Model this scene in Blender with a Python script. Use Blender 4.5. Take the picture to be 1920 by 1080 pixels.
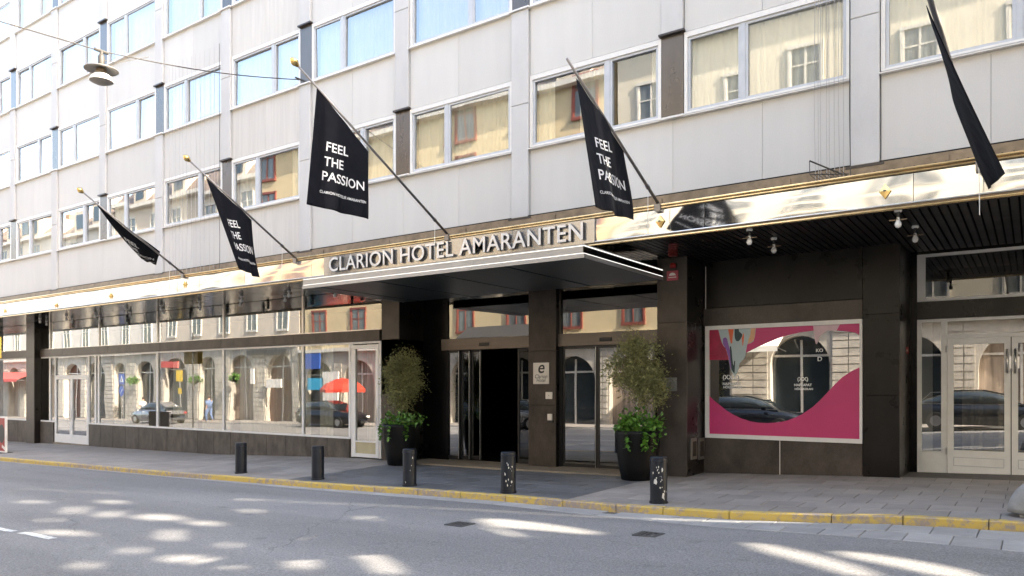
import bpy, bmesh, math, random
from mathutils import Vector, Matrix, noise
from mathutils.geometry import tessellate_polygon

random.seed(7)
for o in list(bpy.data.objects):
    bpy.data.objects.remove(o, do_unlink=True)
scene = bpy.context.scene
COL = scene.collection

# ------------------------------------------------------------------ camera
F = 1410.0; CX = 960.0; HY = 725.0; EYE = 1.7
TH = math.radians(34.72); ST = math.sin(TH); CT = math.cos(TH)
cam_d = bpy.data.cameras.new('camera')
cam_d.sensor_width = 36.0
cam_d.lens = F / 1920 * 36
cam_d.shift_y = (HY - 540) / 1920
cam_d.clip_start = 0.05
cam_d.clip_end = 1000
cam = bpy.data.objects.new('camera', cam_d)
COL.objects.link(cam)
cam.location = (0, 0, EYE)
cam.rotation_euler = (math.radians(90), 0, TH)
scene.camera = cam

# ------------------------------------------------------------------ light
SUN = Vector((0.825, 0.165, 0.54)).normalized()
SUN_EL = math.asin(SUN.z)
SUN_AZ = math.atan2(SUN.x, SUN.y)
world = bpy.data.worlds.new('World')
scene.world = world
world.use_nodes = True
wn = world.node_tree
wn.nodes.clear()
sky = wn.nodes.new('ShaderNodeTexSky')
sky.sky_type = 'NISHITA'
sky.sun_disc = False
sky.sun_elevation = SUN_EL
sky.sun_rotation = SUN_AZ
sky.air_density = 1.0
sky.dust_density = 2.6
sky.ozone_density = 1.2
bg = wn.nodes.new('ShaderNodeBackground')
bg.inputs['Strength'].default_value = 0.15
wo = wn.nodes.new('ShaderNodeOutputWorld')
wn.links.new(sky.outputs[0], bg.inputs['Color'])
wn.links.new(bg.outputs[0], wo.inputs['Surface'])

sun_d = bpy.data.lights.new('sun', 'SUN')
sun_d.energy = 3.2
sun_d.angle = math.radians(0.8)
sun_d.color = (1.0, 0.95, 0.87)
sun_o = bpy.data.objects.new('sun', sun_d)
COL.objects.link(sun_o)
sun_o.location = (20, 30, 40)
sun_o.rotation_euler = SUN.to_track_quat('Z', 'Y').to_euler()

scene.view_settings.view_transform = 'Standard'
scene.view_settings.look = 'None'
scene.view_settings.gamma = 1
scene.view_settings.use_curve_mapping = False
scene.view_settings.exposure = 2.98
scene.view_settings.use_white_balance = True
scene.view_settings.white_balance_temperature = 7350
scene.view_settings.white_balance_tint = 10
scene.render.engine = 'CYCLES'
cy = scene.cycles
cy.use_denoising = True
try:
    cy.denoiser = 'OPENIMAGEDENOISE'
    cy.denoising_prefilter = 'ACCURATE'
    cy.denoising_input_passes = 'RGB_ALBEDO_NORMAL'
except Exception:
    pass
cy.max_bounces = 10
cy.diffuse_bounces = 4
cy.glossy_bounces = 5
cy.transparent_max_bounces = 16
cy.sample_clamp_indirect = 6
cy.caustics_reflective = False
cy.caustics_refractive = False

# ------------------------------------------------------------------ pixel to place (positions measured on known planes)
def ratio(px):
    return math.tan(math.atan((px - CX) / F) - TH)
def XA(px, Y):
    return ratio(px) * Y
def ZA(px, py, Y):
    X = XA(px, Y)
    d = -X * ST + Y * CT
    return (HY - py) / F * d + EYE
def ray(px, py):
    a = (px - CX) / F
    return Vector((-ST + a * CT, CT + a * ST, (HY - py) / F))
def atX(px, py, X):
    r = ray(px, py); t = X / r.x
    return Vector((X, r.y * t, r.z * t + EYE))
def hz(h, Y):                     # height of a facade line with image slope h on plane Y
    return h * Y / ST + EYE

# ------------------------------------------------------------------ ground heights
ZC = [(-140, -3.9), (-90, -3.1), (-25, -2.1), (-16.6, -1.96), (-13.6, -1.89), (-10.8, -1.827), (-8.7, -1.76),
      (-6.7, -1.71), (-4.85, -1.687), (-3.23, -1.63), (-1.99, -1.55), (-1.25, -1.49), (-0.08, -1.445), (8, -1.3), (40, -0.9)]
ZW = [(-140, -3.8), (-90, -3.0), (-27, -2.07), (-23.1, -2.03), (-19.9, -1.99), (-14.1, -1.78), (-9.3, -1.765),
      (-5.8, -1.69), (-2.4, -1.54), (0, -1.46), (8, -1.3), (40, -0.9)]
def lut(tab, x):
    if x <= tab[0][0]: return tab[0][1]
    for (a, b), (c, d) in zip(tab, tab[1:]):
        if x <= c:
            t = (x - a) / (c - a)
            return b + (d - b) * t
    return tab[-1][1]
YC = 9.66
YA = 13.2      # column and left glazing plane
YB = 14.05     # entrance and poster wall plane
YD = 15.2      # right door plane
YF = 11.17     # fascia front
YU = 11.6      # upper facade
def pav(x, y):
    t = (y - YC) / (YA - YC)
    return lut(ZC, x) * (1 - t) + lut(ZW, x) * t + EYE if t < 1.25 else lut(ZW, x) + EYE
def smooth_c(x):
    return (lut(ZC, x - 1) + lut(ZC, x) + lut(ZC, x + 1)) / 3
def road(x, y):
    k = min(1.0, max(0.0, (YC - y) / 2.0))
    base = lut(ZC, x) * (1 - k) + smooth_c(x) * k
    return base - 0.10 + EYE + 0.035 * math.sin(max(0, min(1, (YC - y) / 13.0)) * math.pi)

# ------------------------------------------------------------------ materials
MATS = {}
def new_mat(name):
    m = bpy.data.materials.new(name)
    m.use_nodes = True
    nt = m.node_tree
    nt.nodes.clear()
    out = nt.nodes.new('ShaderNodeOutputMaterial')
    MATS[name] = m
    return m, nt, out
def N(nt, t, **kw):
    n = nt.nodes.new(t)
    for k, v in kw.items():
        if hasattr(n, k): setattr(n, k, v)
        else: n.inputs[k].default_value = v
    return n
def c4(c): return (c[0], c[1], c[2], 1)

def pbr(name, col, rough=0.6, metal=0.0, var=0.12, scale=3.0, bump=0.0, bscale=60.0, col2=None, stretch=(1, 1, 1),
        rvar=0.1, spec=0.5, detail=6, fine=0.0, fscale=200, obj_var=0.0, wavy=0.0, wscale=1.5, thresh=(0.3, 0.7)):
    """principled surface with two-scale procedural colour, roughness and relief"""
    m, nt, out = new_mat(name)
    L = nt.links.new
    p = N(nt, 'ShaderNodeBsdfPrincipled')
    p.inputs['Metallic'].default_value = metal
    p.inputs['Specular IOR Level'].default_value = spec
    geo = N(nt, 'ShaderNodeNewGeometry')
    mp = N(nt, 'ShaderNodeMapping'); mp.inputs['Scale'].default_value = stretch
    L(geo.outputs['Position'], mp.inputs['Vector'])
    nz = N(nt, 'ShaderNodeTexNoise'); nz.inputs['Scale'].default_value = scale; nz.inputs['Detail'].default_value = detail
    nz.inputs['Roughness'].default_value = 0.62
    L(mp.outputs[0], nz.inputs['Vector'])
    rp = N(nt, 'ShaderNodeMapRange'); rp.inputs['From Min'].default_value = thresh[0]; rp.inputs['From Max'].default_value = thresh[1]
    L(nz.outputs['Fac'], rp.inputs['Value'])
    a = [x * (1 - var) for x in col]
    b = list(col2) if col2 else [min(1, x * (1 + var)) for x in col]
    mx = N(nt, 'ShaderNodeMix', data_type='RGBA')
    mx.inputs[6].default_value = c4(a); mx.inputs[7].default_value = c4(b)
    L(rp.outputs[0], mx.inputs[0])
    colout = mx.outputs[2]
    if fine > 0:
        fz = N(nt, 'ShaderNodeTexNoise'); fz.inputs['Scale'].default_value = fscale; fz.inputs['Detail'].default_value = 3
        L(geo.outputs['Position'], fz.inputs['Vector'])
        fr = N(nt, 'ShaderNodeMapRange'); fr.inputs['From Min'].default_value = 0.3; fr.inputs['From Max'].default_value = 0.7
        fr.inputs['To Min'].default_value = 1 - fine; fr.inputs['To Max'].default_value = 1 + fine
        L(fz.outputs['Fac'], fr.inputs['Value'])
        mm = N(nt, 'ShaderNodeVectorMath', operation='SCALE')
        L(colout, mm.inputs[0]); L(fr.outputs[0], mm.inputs['Scale'])
        colout = mm.outputs[0]
    if obj_var > 0:
        oi = N(nt, 'ShaderNodeObjectInfo')
        orr = N(nt, 'ShaderNodeMapRange'); orr.inputs['To Min'].default_value = 1 - obj_var; orr.inputs['To Max'].default_value = 1 + obj_var
        L(oi.outputs['Random'], orr.inputs['Value'])
        mo = N(nt, 'ShaderNodeVectorMath', operation='SCALE')
        L(colout, mo.inputs[0]); L(orr.outputs[0], mo.inputs['Scale'])
        colout = mo.outputs[0]
    L(colout, p.inputs['Base Color'])
    rr = N(nt, 'ShaderNodeMapRange'); rr.inputs['To Min'].default_value = max(0.0, rough - rvar * 0.5); rr.inputs['To Max'].default_value = min(1, rough + rvar * 0.5)
    L(nz.outputs['Fac'], rr.inputs['Value'])
    L(rr.outputs[0], p.inputs['Roughness'])
    last = None
    if bump > 0:
        bz = N(nt, 'ShaderNodeTexNoise'); bz.inputs['Scale'].default_value = bscale; bz.inputs['Detail'].default_value = 4
        L(geo.outputs['Position'], bz.inputs['Vector'])
        bp = N(nt, 'ShaderNodeBump'); bp.inputs['Strength'].default_value = bump; bp.inputs['Distance'].default_value = 0.01
        L(bz.outputs['Fac'], bp.inputs['Height'])
        last = bp
    if wavy > 0:
        wz = N(nt, 'ShaderNodeTexNoise'); wz.inputs['Scale'].default_value = wscale; wz.inputs['Detail'].default_value = 1
        L(geo.outputs['Position'], wz.inputs['Vector'])
        wb = N(nt, 'ShaderNodeBump'); wb.inputs['Strength'].default_value = 1.0; wb.inputs['Distance'].default_value = wavy
        L(wz.outputs['Fac'], wb.inputs['Height'])
        if last: L(last.outputs[0], wb.inputs['Normal'])
        last = wb
    if last: L(last.outputs[0], p.inputs['Normal'])
    L(p.outputs[0], out.inputs['Surface'])
    return m

def glass_mat(name, base=0.08, gain=1.0, tint=(0.92, 0.95, 0.94), wav=0.002, wscale=1.2, refl=(1, 1, 1), rough=0.0):
    """glazing: transparent with a Fresnel reflection, slightly uneven"""
    m, nt, out = new_mat(name)
    L = nt.links.new
    tr = N(nt, 'ShaderNodeBsdfTransparent'); tr.inputs['Color'].default_value = c4(tint)
    gl = N(nt, 'ShaderNodeBsdfGlossy'); gl.inputs['Color'].default_value = c4(refl); gl.inputs['Roughness'].default_value = rough
    geo = N(nt, 'ShaderNodeNewGeometry')
    oi = N(nt, 'ShaderNodeObjectInfo')
    ad = N(nt, 'ShaderNodeVectorMath', operation='ADD')
    sc_ = N(nt, 'ShaderNodeMath', operation='MULTIPLY'); sc_.inputs[1].default_value = 50
    L(oi.outputs['Random'], sc_.inputs[0])
    L(geo.outputs['Position'], ad.inputs[0]); L(sc_.outputs[0], ad.inputs[1])
    wz = N(nt, 'ShaderNodeTexNoise'); wz.inputs['Scale'].default_value = wscale; wz.inputs['Detail'].default_value = 0.5
    L(ad.outputs[0], wz.inputs['Vector'])
    wb = N(nt, 'ShaderNodeBump'); wb.inputs['Strength'].default_value = 1.0; wb.inputs['Distance'].default_value = wav
    L(wz.outputs['Fac'], wb.inputs['Height'])
    L(wb.outputs[0], gl.inputs['Normal'])
    fr = N(nt, 'ShaderNodeFresnel'); fr.inputs['IOR'].default_value = 1.52
    mr = N(nt, 'ShaderNodeMath', operation='MULTIPLY_ADD', use_clamp=True)
    mr.inputs[1].default_value = gain; mr.inputs[2].default_value = base
    L(fr.outputs[0], mr.inputs[0])
    mx = N(nt, 'ShaderNodeMixShader')
    L(mr.outputs[0], mx.inputs[0]); L(tr.outputs[0], mx.inputs[1]); L(gl.outputs[0], mx.inputs[2])
    L(mx.outputs[0], out.inputs['Surface'])
    return m

def emit_mat(name, col, s):
    m, nt, out = new_mat(name)
    e = N(nt, 'ShaderNodeEmission'); e.inputs['Color'].default_value = c4(col); e.inputs['Strength'].default_value = s
    nt.links.new(e.outputs[0], out.inputs['Surface'])
    return m

pbr('panel', (0.585, 0.57, 0.545), 0.75, var=0.032, scale=0.9, stretch=(2.2, 1, 0.3), detail=3, fine=0.03, fscale=60, obj_var=0.042, bump=0.08, bscale=120, spec=0.3)
pbr('panel_stained', (0.57, 0.545, 0.51), 0.75, var=0.07, scale=9, stretch=(1.4, 1, 0.07), detail=3, fine=0.04, obj_var=0.02, bump=0.08, spec=0.3)
pbr('pilaster', (0.545, 0.535, 0.525), 0.7, var=0.06, scale=2.2, stretch=(1, 1, 0.4), fine=0.05, fscale=140, obj_var=0.03, bump=0.12, bscale=150, spec=0.3)
pbr('bronze', (0.13, 0.115, 0.105), 0.28, metal=0.75, var=0.12, scale=2, stretch=(1, 1, 0.3), wavy=0.004)
pbr('bronze_dark', (0.06, 0.05, 0.045), 0.4, metal=0.4)
pbr('frame', (0.50, 0.52, 0.55), 0.4, var=0.06, scale=6)
pbr('frame_white', (0.72, 0.70, 0.67), 0.4, var=0.05, scale=5, fine=0.03)
pbr('shop_frame', (0.74, 0.74, 0.735), 0.4, var=0.05, scale=5, fine=0.03)
pbr('gap', (0.16, 0.15, 0.14), 0.9)
pbr('black_gap', (0.01, 0.01, 0.01), 0.9)
pbr('brass', (0.72, 0.53, 0.28), 0.22, metal=1.0, var=0.2, scale=5, stretch=(1, 1, 1), wavy=0.003, wscale=3)
pbr('brass_dull', (0.23, 0.175, 0.12), 0.5, metal=0.45, var=0.3, scale=5, bump=0.1)
pbr('mirror_steel', (0.66, 0.66, 0.655), 0.075, metal=1.0, var=0.03, scale=2, rvar=0.04, wavy=0.007, wscale=1.1)
pbr('sign_plate', (0.47, 0.48, 0.50), 0.26, metal=0.9, var=0.08, scale=1.2, wavy=0.003)
pbr('steel', (0.62, 0.62, 0.62), 0.3, metal=1.0, var=0.08, scale=8)
pbr('steel_brushed', (0.52, 0.50, 0.47), 0.35, metal=1.0, var=0.1, scale=3, stretch=(0.3, 1, 8), wavy=0.002)
pbr('letter_face', (0.78, 0.77, 0.75), 0.38, metal=0.3, var=0.04)
pbr('letter_side', (0.10, 0.09, 0.085), 0.45, metal=0.5)
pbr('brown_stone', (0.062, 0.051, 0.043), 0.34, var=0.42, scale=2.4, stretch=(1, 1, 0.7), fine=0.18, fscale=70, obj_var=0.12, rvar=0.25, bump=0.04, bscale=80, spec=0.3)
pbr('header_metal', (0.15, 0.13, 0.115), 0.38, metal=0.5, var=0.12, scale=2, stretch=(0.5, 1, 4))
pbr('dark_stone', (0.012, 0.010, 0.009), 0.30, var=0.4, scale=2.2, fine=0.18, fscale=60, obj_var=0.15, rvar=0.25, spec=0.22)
pbr('plinth_stone', (0.080, 0.068, 0.058), 0.5, var=0.5, scale=2.6, stretch=(1.6, 1, 0.8), fine=0.16, fscale=60, obj_var=0.16, rvar=0.25, bump=0.08, spec=0.3)
pbr('black_panel', (0.004, 0.004, 0.0045), 0.25, var=0.2, scale=2, rvar=0.15, spec=0.2)
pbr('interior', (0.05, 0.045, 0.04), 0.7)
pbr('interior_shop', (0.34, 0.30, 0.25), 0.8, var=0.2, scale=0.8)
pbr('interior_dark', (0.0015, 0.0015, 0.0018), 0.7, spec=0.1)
pbr('soffit_slat', (0.010, 0.009, 0.009), 0.4, var=0.3, scale=3, rvar=0.2, obj_var=0.3, spec=0.3)
pbr('soffit_gloss', (0.05, 0.048, 0.045), 0.12, metal=0.5, var=0.5, scale=2, rvar=0.1, spec=0.9, wavy=0.004)
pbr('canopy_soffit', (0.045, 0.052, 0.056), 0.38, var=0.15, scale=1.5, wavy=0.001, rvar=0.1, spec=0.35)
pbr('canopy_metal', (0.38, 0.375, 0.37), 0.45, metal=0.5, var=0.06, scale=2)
emit_mat('led', (0.92, 0.96, 1.0), 0.22)
emit_mat('downlight', (1.0, 0.93, 0.82), 1.2)
pbr('curtain_cream', (0.88, 0.87, 0.77), 0.85, var=0.04, scale=2)
pbr('curtain_grey', (0.62, 0.62, 0.52), 0.85, var=0.06, scale=2)
pbr('curtain_white', (0.80, 0.79, 0.72), 0.85, var=0.05, scale=2)
pbr('flag_cloth', (0.0045, 0.0055, 0.010), 0.8, var=0.15, scale=6, bump=0.1, bscale=400, spec=0.16, wavy=0.02, wscale=5)
pbr('white_print', (0.75, 0.76, 0.78), 0.6, var=0.03)
pbr('pole_metal', (0.23, 0.22, 0.22), 0.35, metal=0.8, var=0.1)
pbr('gold', (0.80, 0.58, 0.24), 0.25, metal=1.0)
pbr('rope', (0.7, 0.68, 0.62), 0.8)
pbr('wire', (0.06, 0.055, 0.05), 0.6)
pbr('fine_wire', (0.40, 0.38, 0.37), 0.6)
# asphalt is built below
pbr('gutter', (0.32, 0.315, 0.31), 0.85, var=0.12, scale=3, fine=0.12, fscale=120, bump=0.2, obj_var=0.10)
pbr('paving', (0.275, 0.248, 0.225), 0.82, var=0.16, scale=1.6, fine=0.14, fscale=140, bump=0.2, bscale=120, obj_var=0.13)
pbr('paving_joint', (0.11, 0.10, 0.09), 0.9, var=0.3, scale=8)
pbr('paving_dark', (0.125, 0.128, 0.134), 0.6, var=0.2, scale=2.0, fine=0.16, fscale=120, bump=0.15, obj_var=0.18, rvar=0.2)
pbr('threshold', (0.26, 0.215, 0.16), 0.8, var=0.2, scale=4, fine=0.1)
pbr('road_paint', (0.50, 0.50, 0.48), 0.7, var=0.35, scale=18, thresh=(0.35, 0.55))
pbr('iron', (0.075, 0.073, 0.072), 0.7, metal=0.3, bump=0.3, bscale=90)
pbr('bollard_paint', (0.008, 0.011, 0.017), 0.36, var=0.3, scale=6, bump=0.15, bscale=40, rvar=0.3, spec=0.4)
pbr('paint_chip', (0.62, 0.60, 0.56), 0.8)
pbr('pot', (0.004, 0.004, 0.0045), 0.5, var=0.2, bump=0.1, spec=0.2)
pbr('soil', (0.03, 0.02, 0.014), 0.95)
pbr('leaf_olive', (0.20, 0.205, 0.085), 0.55, var=0.6, scale=20, detail=2, spec=0.4)
pbr('leaf_bright', (0.065, 0.17, 0.022), 0.45, var=0.55, scale=16, detail=2, spec=0.45)
pbr('bark', (0.20, 0.155, 0.11), 0.9, var=0.3, scale=20, bump=0.5)
pbr('white_plastic', (0.72, 0.69, 0.65), 0.4)
pbr('black_plastic', (0.015, 0.015, 0.016), 0.4)
pbr('print_black', (0.02, 0.02, 0.02), 0.5)
pbr('red_plastic', (0.30, 0.018, 0.015), 0.45)
pbr('siren_red', (0.09, 0.008, 0.006), 0.5)
pbr('parasol_red', (0.62, 0.05, 0.03), 0.7)
pbr('sign_pink', (0.42, 0.07, 0.09), 0.5)
pbr('sign_yellow', (0.80, 0.52, 0.02), 0.45)
pbr('sign_blue', (0.02, 0.09, 0.40), 0.45)
pbr('sign_cyan', (0.03, 0.38, 0.62), 0.45)
pbr('poster_pink', (0.52, 0.035, 0.16), 0.45, var=0.06, scale=1.2)
pbr('poster_crimson', (0.34, 0.012, 0.06), 0.45, var=0.3, scale=4)
pbr('splash_blue', (0.42, 0.52, 0.56), 0.5, var=0.03)
pbr('splash_teal', (0.015, 0.045, 0.055), 0.5)
pbr('splash_purple', (0.24, 0.10, 0.38), 0.5)
pbr('splash_orange', (0.75, 0.14, 0.05), 0.5)
pbr('splash_peach', (0.72, 0.42, 0.25), 0.5)
pbr('splash_rose', (0.58, 0.42, 0.48), 0.5)
pbr('silver_sticker', (0.5, 0.5, 0.5), 0.3, metal=0.8, var=0.5, scale=40)
pbr('lamp_grey', (0.30, 0.28, 0.26), 0.5, metal=0.2)
pbr('opal', (0.75, 0.75, 0.73), 0.3)
pbr('car_black', (0.008, 0.010, 0.014), 0.12, spec=0.7)
pbr('car_silver', (0.35, 0.36, 0.38), 0.2, metal=0.7)
pbr('rubber', (0.012, 0.012, 0.012), 0.8)
pbr('opp_yellow', (0.66, 0.54, 0.34), 0.85, var=0.06, scale=0.8)
pbr('opp_cream', (0.62, 0.55, 0.46), 0.85, var=0.06, scale=0.8)
pbr('opp_white', (0.66, 0.63, 0.58), 0.85, var=0.06, scale=0.8)
pbr('opp_brick', (0.68, 0.63, 0.51), 0.85, var=0.06, scale=1)
pbr('chimney_brick', (0.36, 0.24, 0.16), 0.85, var=0.15, scale=5)
pbr('shop_warm', (0.10, 0.035, 0.02), 0.5, var=0.5, scale=2)
pbr('shop_drape', (0.30, 0.24, 0.19), 0.7, var=0.6, scale=6, stretch=(1, 1, 0.05))
pbr('opp_stone', (0.44, 0.41, 0.36), 0.85, var=0.22, scale=1.5, bump=0.3, bscale=8)
pbr('opp_trim', (0.62, 0.60, 0.55), 0.8)
pbr('opp_roof', (0.20, 0.16, 0.14), 0.6, var=0.2, scale=2)
pbr('opp_red', (0.26, 0.075, 0.055), 0.6)
pbr('opp_pane', (0.15, 0.165, 0.165), 0.1, var=0.5, scale=3, stretch=(2, 1, 0.3), spec=0.8)
pbr('opp_glass', (0.03, 0.04, 0.045), 0.06, spec=0.9)
pbr('awning_red', (0.55, 0.10, 0.09), 0.8)
pbr('awning_dark', (0.05, 0.05, 0.05), 0.8)
pbr('skin', (0.55, 0.33, 0.23), 0.6)
pbr('cloth_white', (0.7, 0.7, 0.7), 0.9)
pbr('cloth_blue', (0.10, 0.16, 0.30), 0.9)
pbr('hair', (0.05, 0.03, 0.02), 0.8)
pbr('concrete', (0.27, 0.262, 0.25), 0.85, var=0.2, scale=6, fine=0.15, bump=0.4)
pbr('panel_yellowish', (0.45, 0.40, 0.26), 0.6)
glass_mat('upper_glass', base=0.24, gain=1.15, tint=(0.95, 0.96, 0.93), wav=0.0016, wscale=0.9)
glass_mat('shop_glass', base=0.20, gain=1.1, tint=(0.80, 0.83, 0.82), wav=0.0019, wscale=0.8)
glass_mat('door_glass', base=0.26, gain=1.1, tint=(0.42, 0.44, 0.44), wav=0.001, wscale=0.8)
glass_mat('dark_glass', base=0.05, gain=0.9, tint=(0.25, 0.26, 0.26), wav=0.001, wscale=0.8)
glass_mat('display_glass', base=0.34, gain=1.1, tint=(0.35, 0.36, 0.36), wav=0.0009, wscale=0.8)

def asphalt_mat():
    m, nt, out = new_mat('asphalt')
    L = nt.links.new
    p = N(nt, 'ShaderNodeBsdfPrincipled'); p.inputs['Roughness'].default_value = 0.88; p.inputs['Specular IOR Level'].default_value = 0.3
    geo = N(nt, 'ShaderNodeNewGeometry')
    def noise_(scale, detail, st=(1, 1, 1)):
        mp = N(nt, 'ShaderNodeMapping'); mp.inputs['Scale'].default_value = st
        L(geo.outputs['Position'], mp.inputs['Vector'])
        n = N(nt, 'ShaderNodeTexNoise'); n.inputs['Scale'].default_value = scale; n.inputs['Detail'].default_value = detail
        L(mp.outputs[0], n.inputs['Vector']); return n.outputs['Fac']
    def remap(v, a, b, c, d):
        r = N(nt, 'ShaderNodeMapRange'); r.inputs['From Min'].default_value = a; r.inputs['From Max'].default_value = b
        r.inputs['To Min'].default_value = c; r.inputs['To Max'].default_value = d; L(v, r.inputs['Value']); return r.outputs[0]
    def mul(a, b):
        q = N(nt, 'ShaderNodeMath', operation='MULTIPLY'); L(a, q.inputs[0]); L(b, q.inputs[1]); return q.outputs[0]
    grit = remap(noise_(48, 3), 0.32, 0.68, 0.74, 1.26)
    grit2 = remap(noise_(120, 2), 0.3, 0.7, 0.7, 1.3)
    wide = remap(noise_(0.45, 5, (0.35, 1, 1)), 0.3, 0.7, 0.86, 1.12)
    track = remap(noise_(0.9, 3, (0.06, 1, 1)), 0.35, 0.65, 0.87, 1.08)
    spots = remap(noise_(2.2, 6), 0.66, 0.72, 1.0, 0.80)
    vo = N(nt, 'ShaderNodeTexVoronoi', feature='DISTANCE_TO_EDGE'); vo.inputs['Scale'].default_value = 0.33
    dis = N(nt, 'ShaderNodeTexNoise'); dis.inputs['Scale'].default_value = 2.0; dis.inputs['Detail'].default_value = 5
    L(geo.outputs['Position'], dis.inputs['Vector'])
    ad = N(nt, 'ShaderNodeVectorMath', operation='MULTIPLY_ADD'); ad.inputs[1].default_value = (0.5, 0.5, 0); L(dis.outputs['Color'], ad.inputs[0]); L(geo.outputs['Position'], ad.inputs[2])
    L(ad.outputs[0], vo.inputs['Vector'])
    crack = remap(vo.outputs['Distance'], 0.0, 0.0045, 0.62, 1.0)
    mask = remap(noise_(0.28, 2), 0.50, 0.56, 0.0, 1.0)
    inv = N(nt, 'ShaderNodeMix', data_type='FLOAT'); inv.inputs[2].default_value = 1.0; L(mask, inv.inputs[0]); L(crack, inv.inputs[3])
    v = mul(mul(mul(grit, grit2), mul(wide, track)), mul(spots, inv.outputs[0]))
    col = N(nt, 'ShaderNodeVectorMath', operation='SCALE'); col.inputs[0].default_value = (0.222, 0.218, 0.216)
    L(v, col.inputs['Scale']); L(col.outputs[0], p.inputs['Base Color'])
    bp = N(nt, 'ShaderNodeBump'); bp.inputs['Strength'].default_value = 0.5; bp.inputs['Distance'].default_value = 0.008
    L(grit2, bp.inputs['Height']); L(bp.outputs[0], p.inputs['Normal'])
    L(p.outputs[0], out.inputs['Surface'])
asphalt_mat()

# yellow painted kerb with chips that show the granite
def kerb_mat():
    m, nt, out = new_mat('kerb_yellow')
    L = nt.links.new
    p = N(nt, 'ShaderNodeBsdfPrincipled'); p.inputs['Roughness'].default_value = 0.7
    geo = N(nt, 'ShaderNodeNewGeometry')
    nz = N(nt, 'ShaderNodeTexNoise'); nz.inputs['Scale'].default_value = 9; nz.inputs['Detail'].default_value = 9; nz.inputs['Roughness'].default_value = 0.75
    L(geo.outputs['Position'], nz.inputs['Vector'])
    lo = N(nt, 'ShaderNodeTexNoise'); lo.inputs['Scale'].default_value = 0.55; lo.inputs['Detail'].default_value = 2
    L(geo.outputs['Position'], lo.inputs['Vector'])
    su = N(nt, 'ShaderNodeMath', operation='MULTIPLY_ADD'); su.inputs[1].default_value = 0.55
    L(lo.outputs['Fac'], su.inputs[0]); L(nz.outputs['Fac'], su.inputs[2])
    rp = N(nt, 'ShaderNodeMapRange'); rp.inputs['From Min'].default_value = 0.72; rp.inputs['From Max'].default_value = 0.85
    L(su.outputs[0], rp.inputs['Value'])
    y = N(nt, 'ShaderNodeMix', data_type='RGBA')
    y.inputs[6].default_value = (0.50, 0.33, 0.035, 1); y.inputs[7].default_value = (0.58, 0.43, 0.15, 1)
    L(nz.outputs['Fac'], y.inputs[0])
    mx = N(nt, 'ShaderNodeMix', data_type='RGBA')
    L(rp.outputs[0], mx.inputs[0]); L(y.outputs[2], mx.inputs[6]); mx.inputs[7].default_value = (0.30, 0.25, 0.22, 1)
    L(mx.outputs[2], p.inputs['Base Color'])
    bp = N(nt, 'ShaderNodeBump'); bp.inputs['Strength'].default_value = 0.3; bp.inputs['Distance'].default_value = 0.01
    L(nz.outputs['Fac'], bp.inputs['Height']); L(bp.outputs[0], p.inputs['Normal'])
    L(p.outputs[0], out.inputs['Surface'])
kerb_mat()

# ------------------------------------------------------------------ object helpers
WL = {}
def W(o): return WL[o.name]
def empty(name, loc, label=None, cat=None, group=None, kind=None, parent=None):
    o = bpy.data.objects.new(name, None)
    COL.objects.link(o)
    loc = Vector(loc)
    if parent: o.parent = parent; o.location = loc - W(parent)
    else: o.location = loc
    WL[o.name] = loc
    o.empty_display_size = 0.2
    tag(o, label, cat, group, kind)
    return o
def tag(o, label=None, cat=None, group=None, kind=None):
    if label: o['label'] = label
    if cat: o['category'] = cat
    if group: o['group'] = group
    if kind: o['kind'] = kind
    return o

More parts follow.
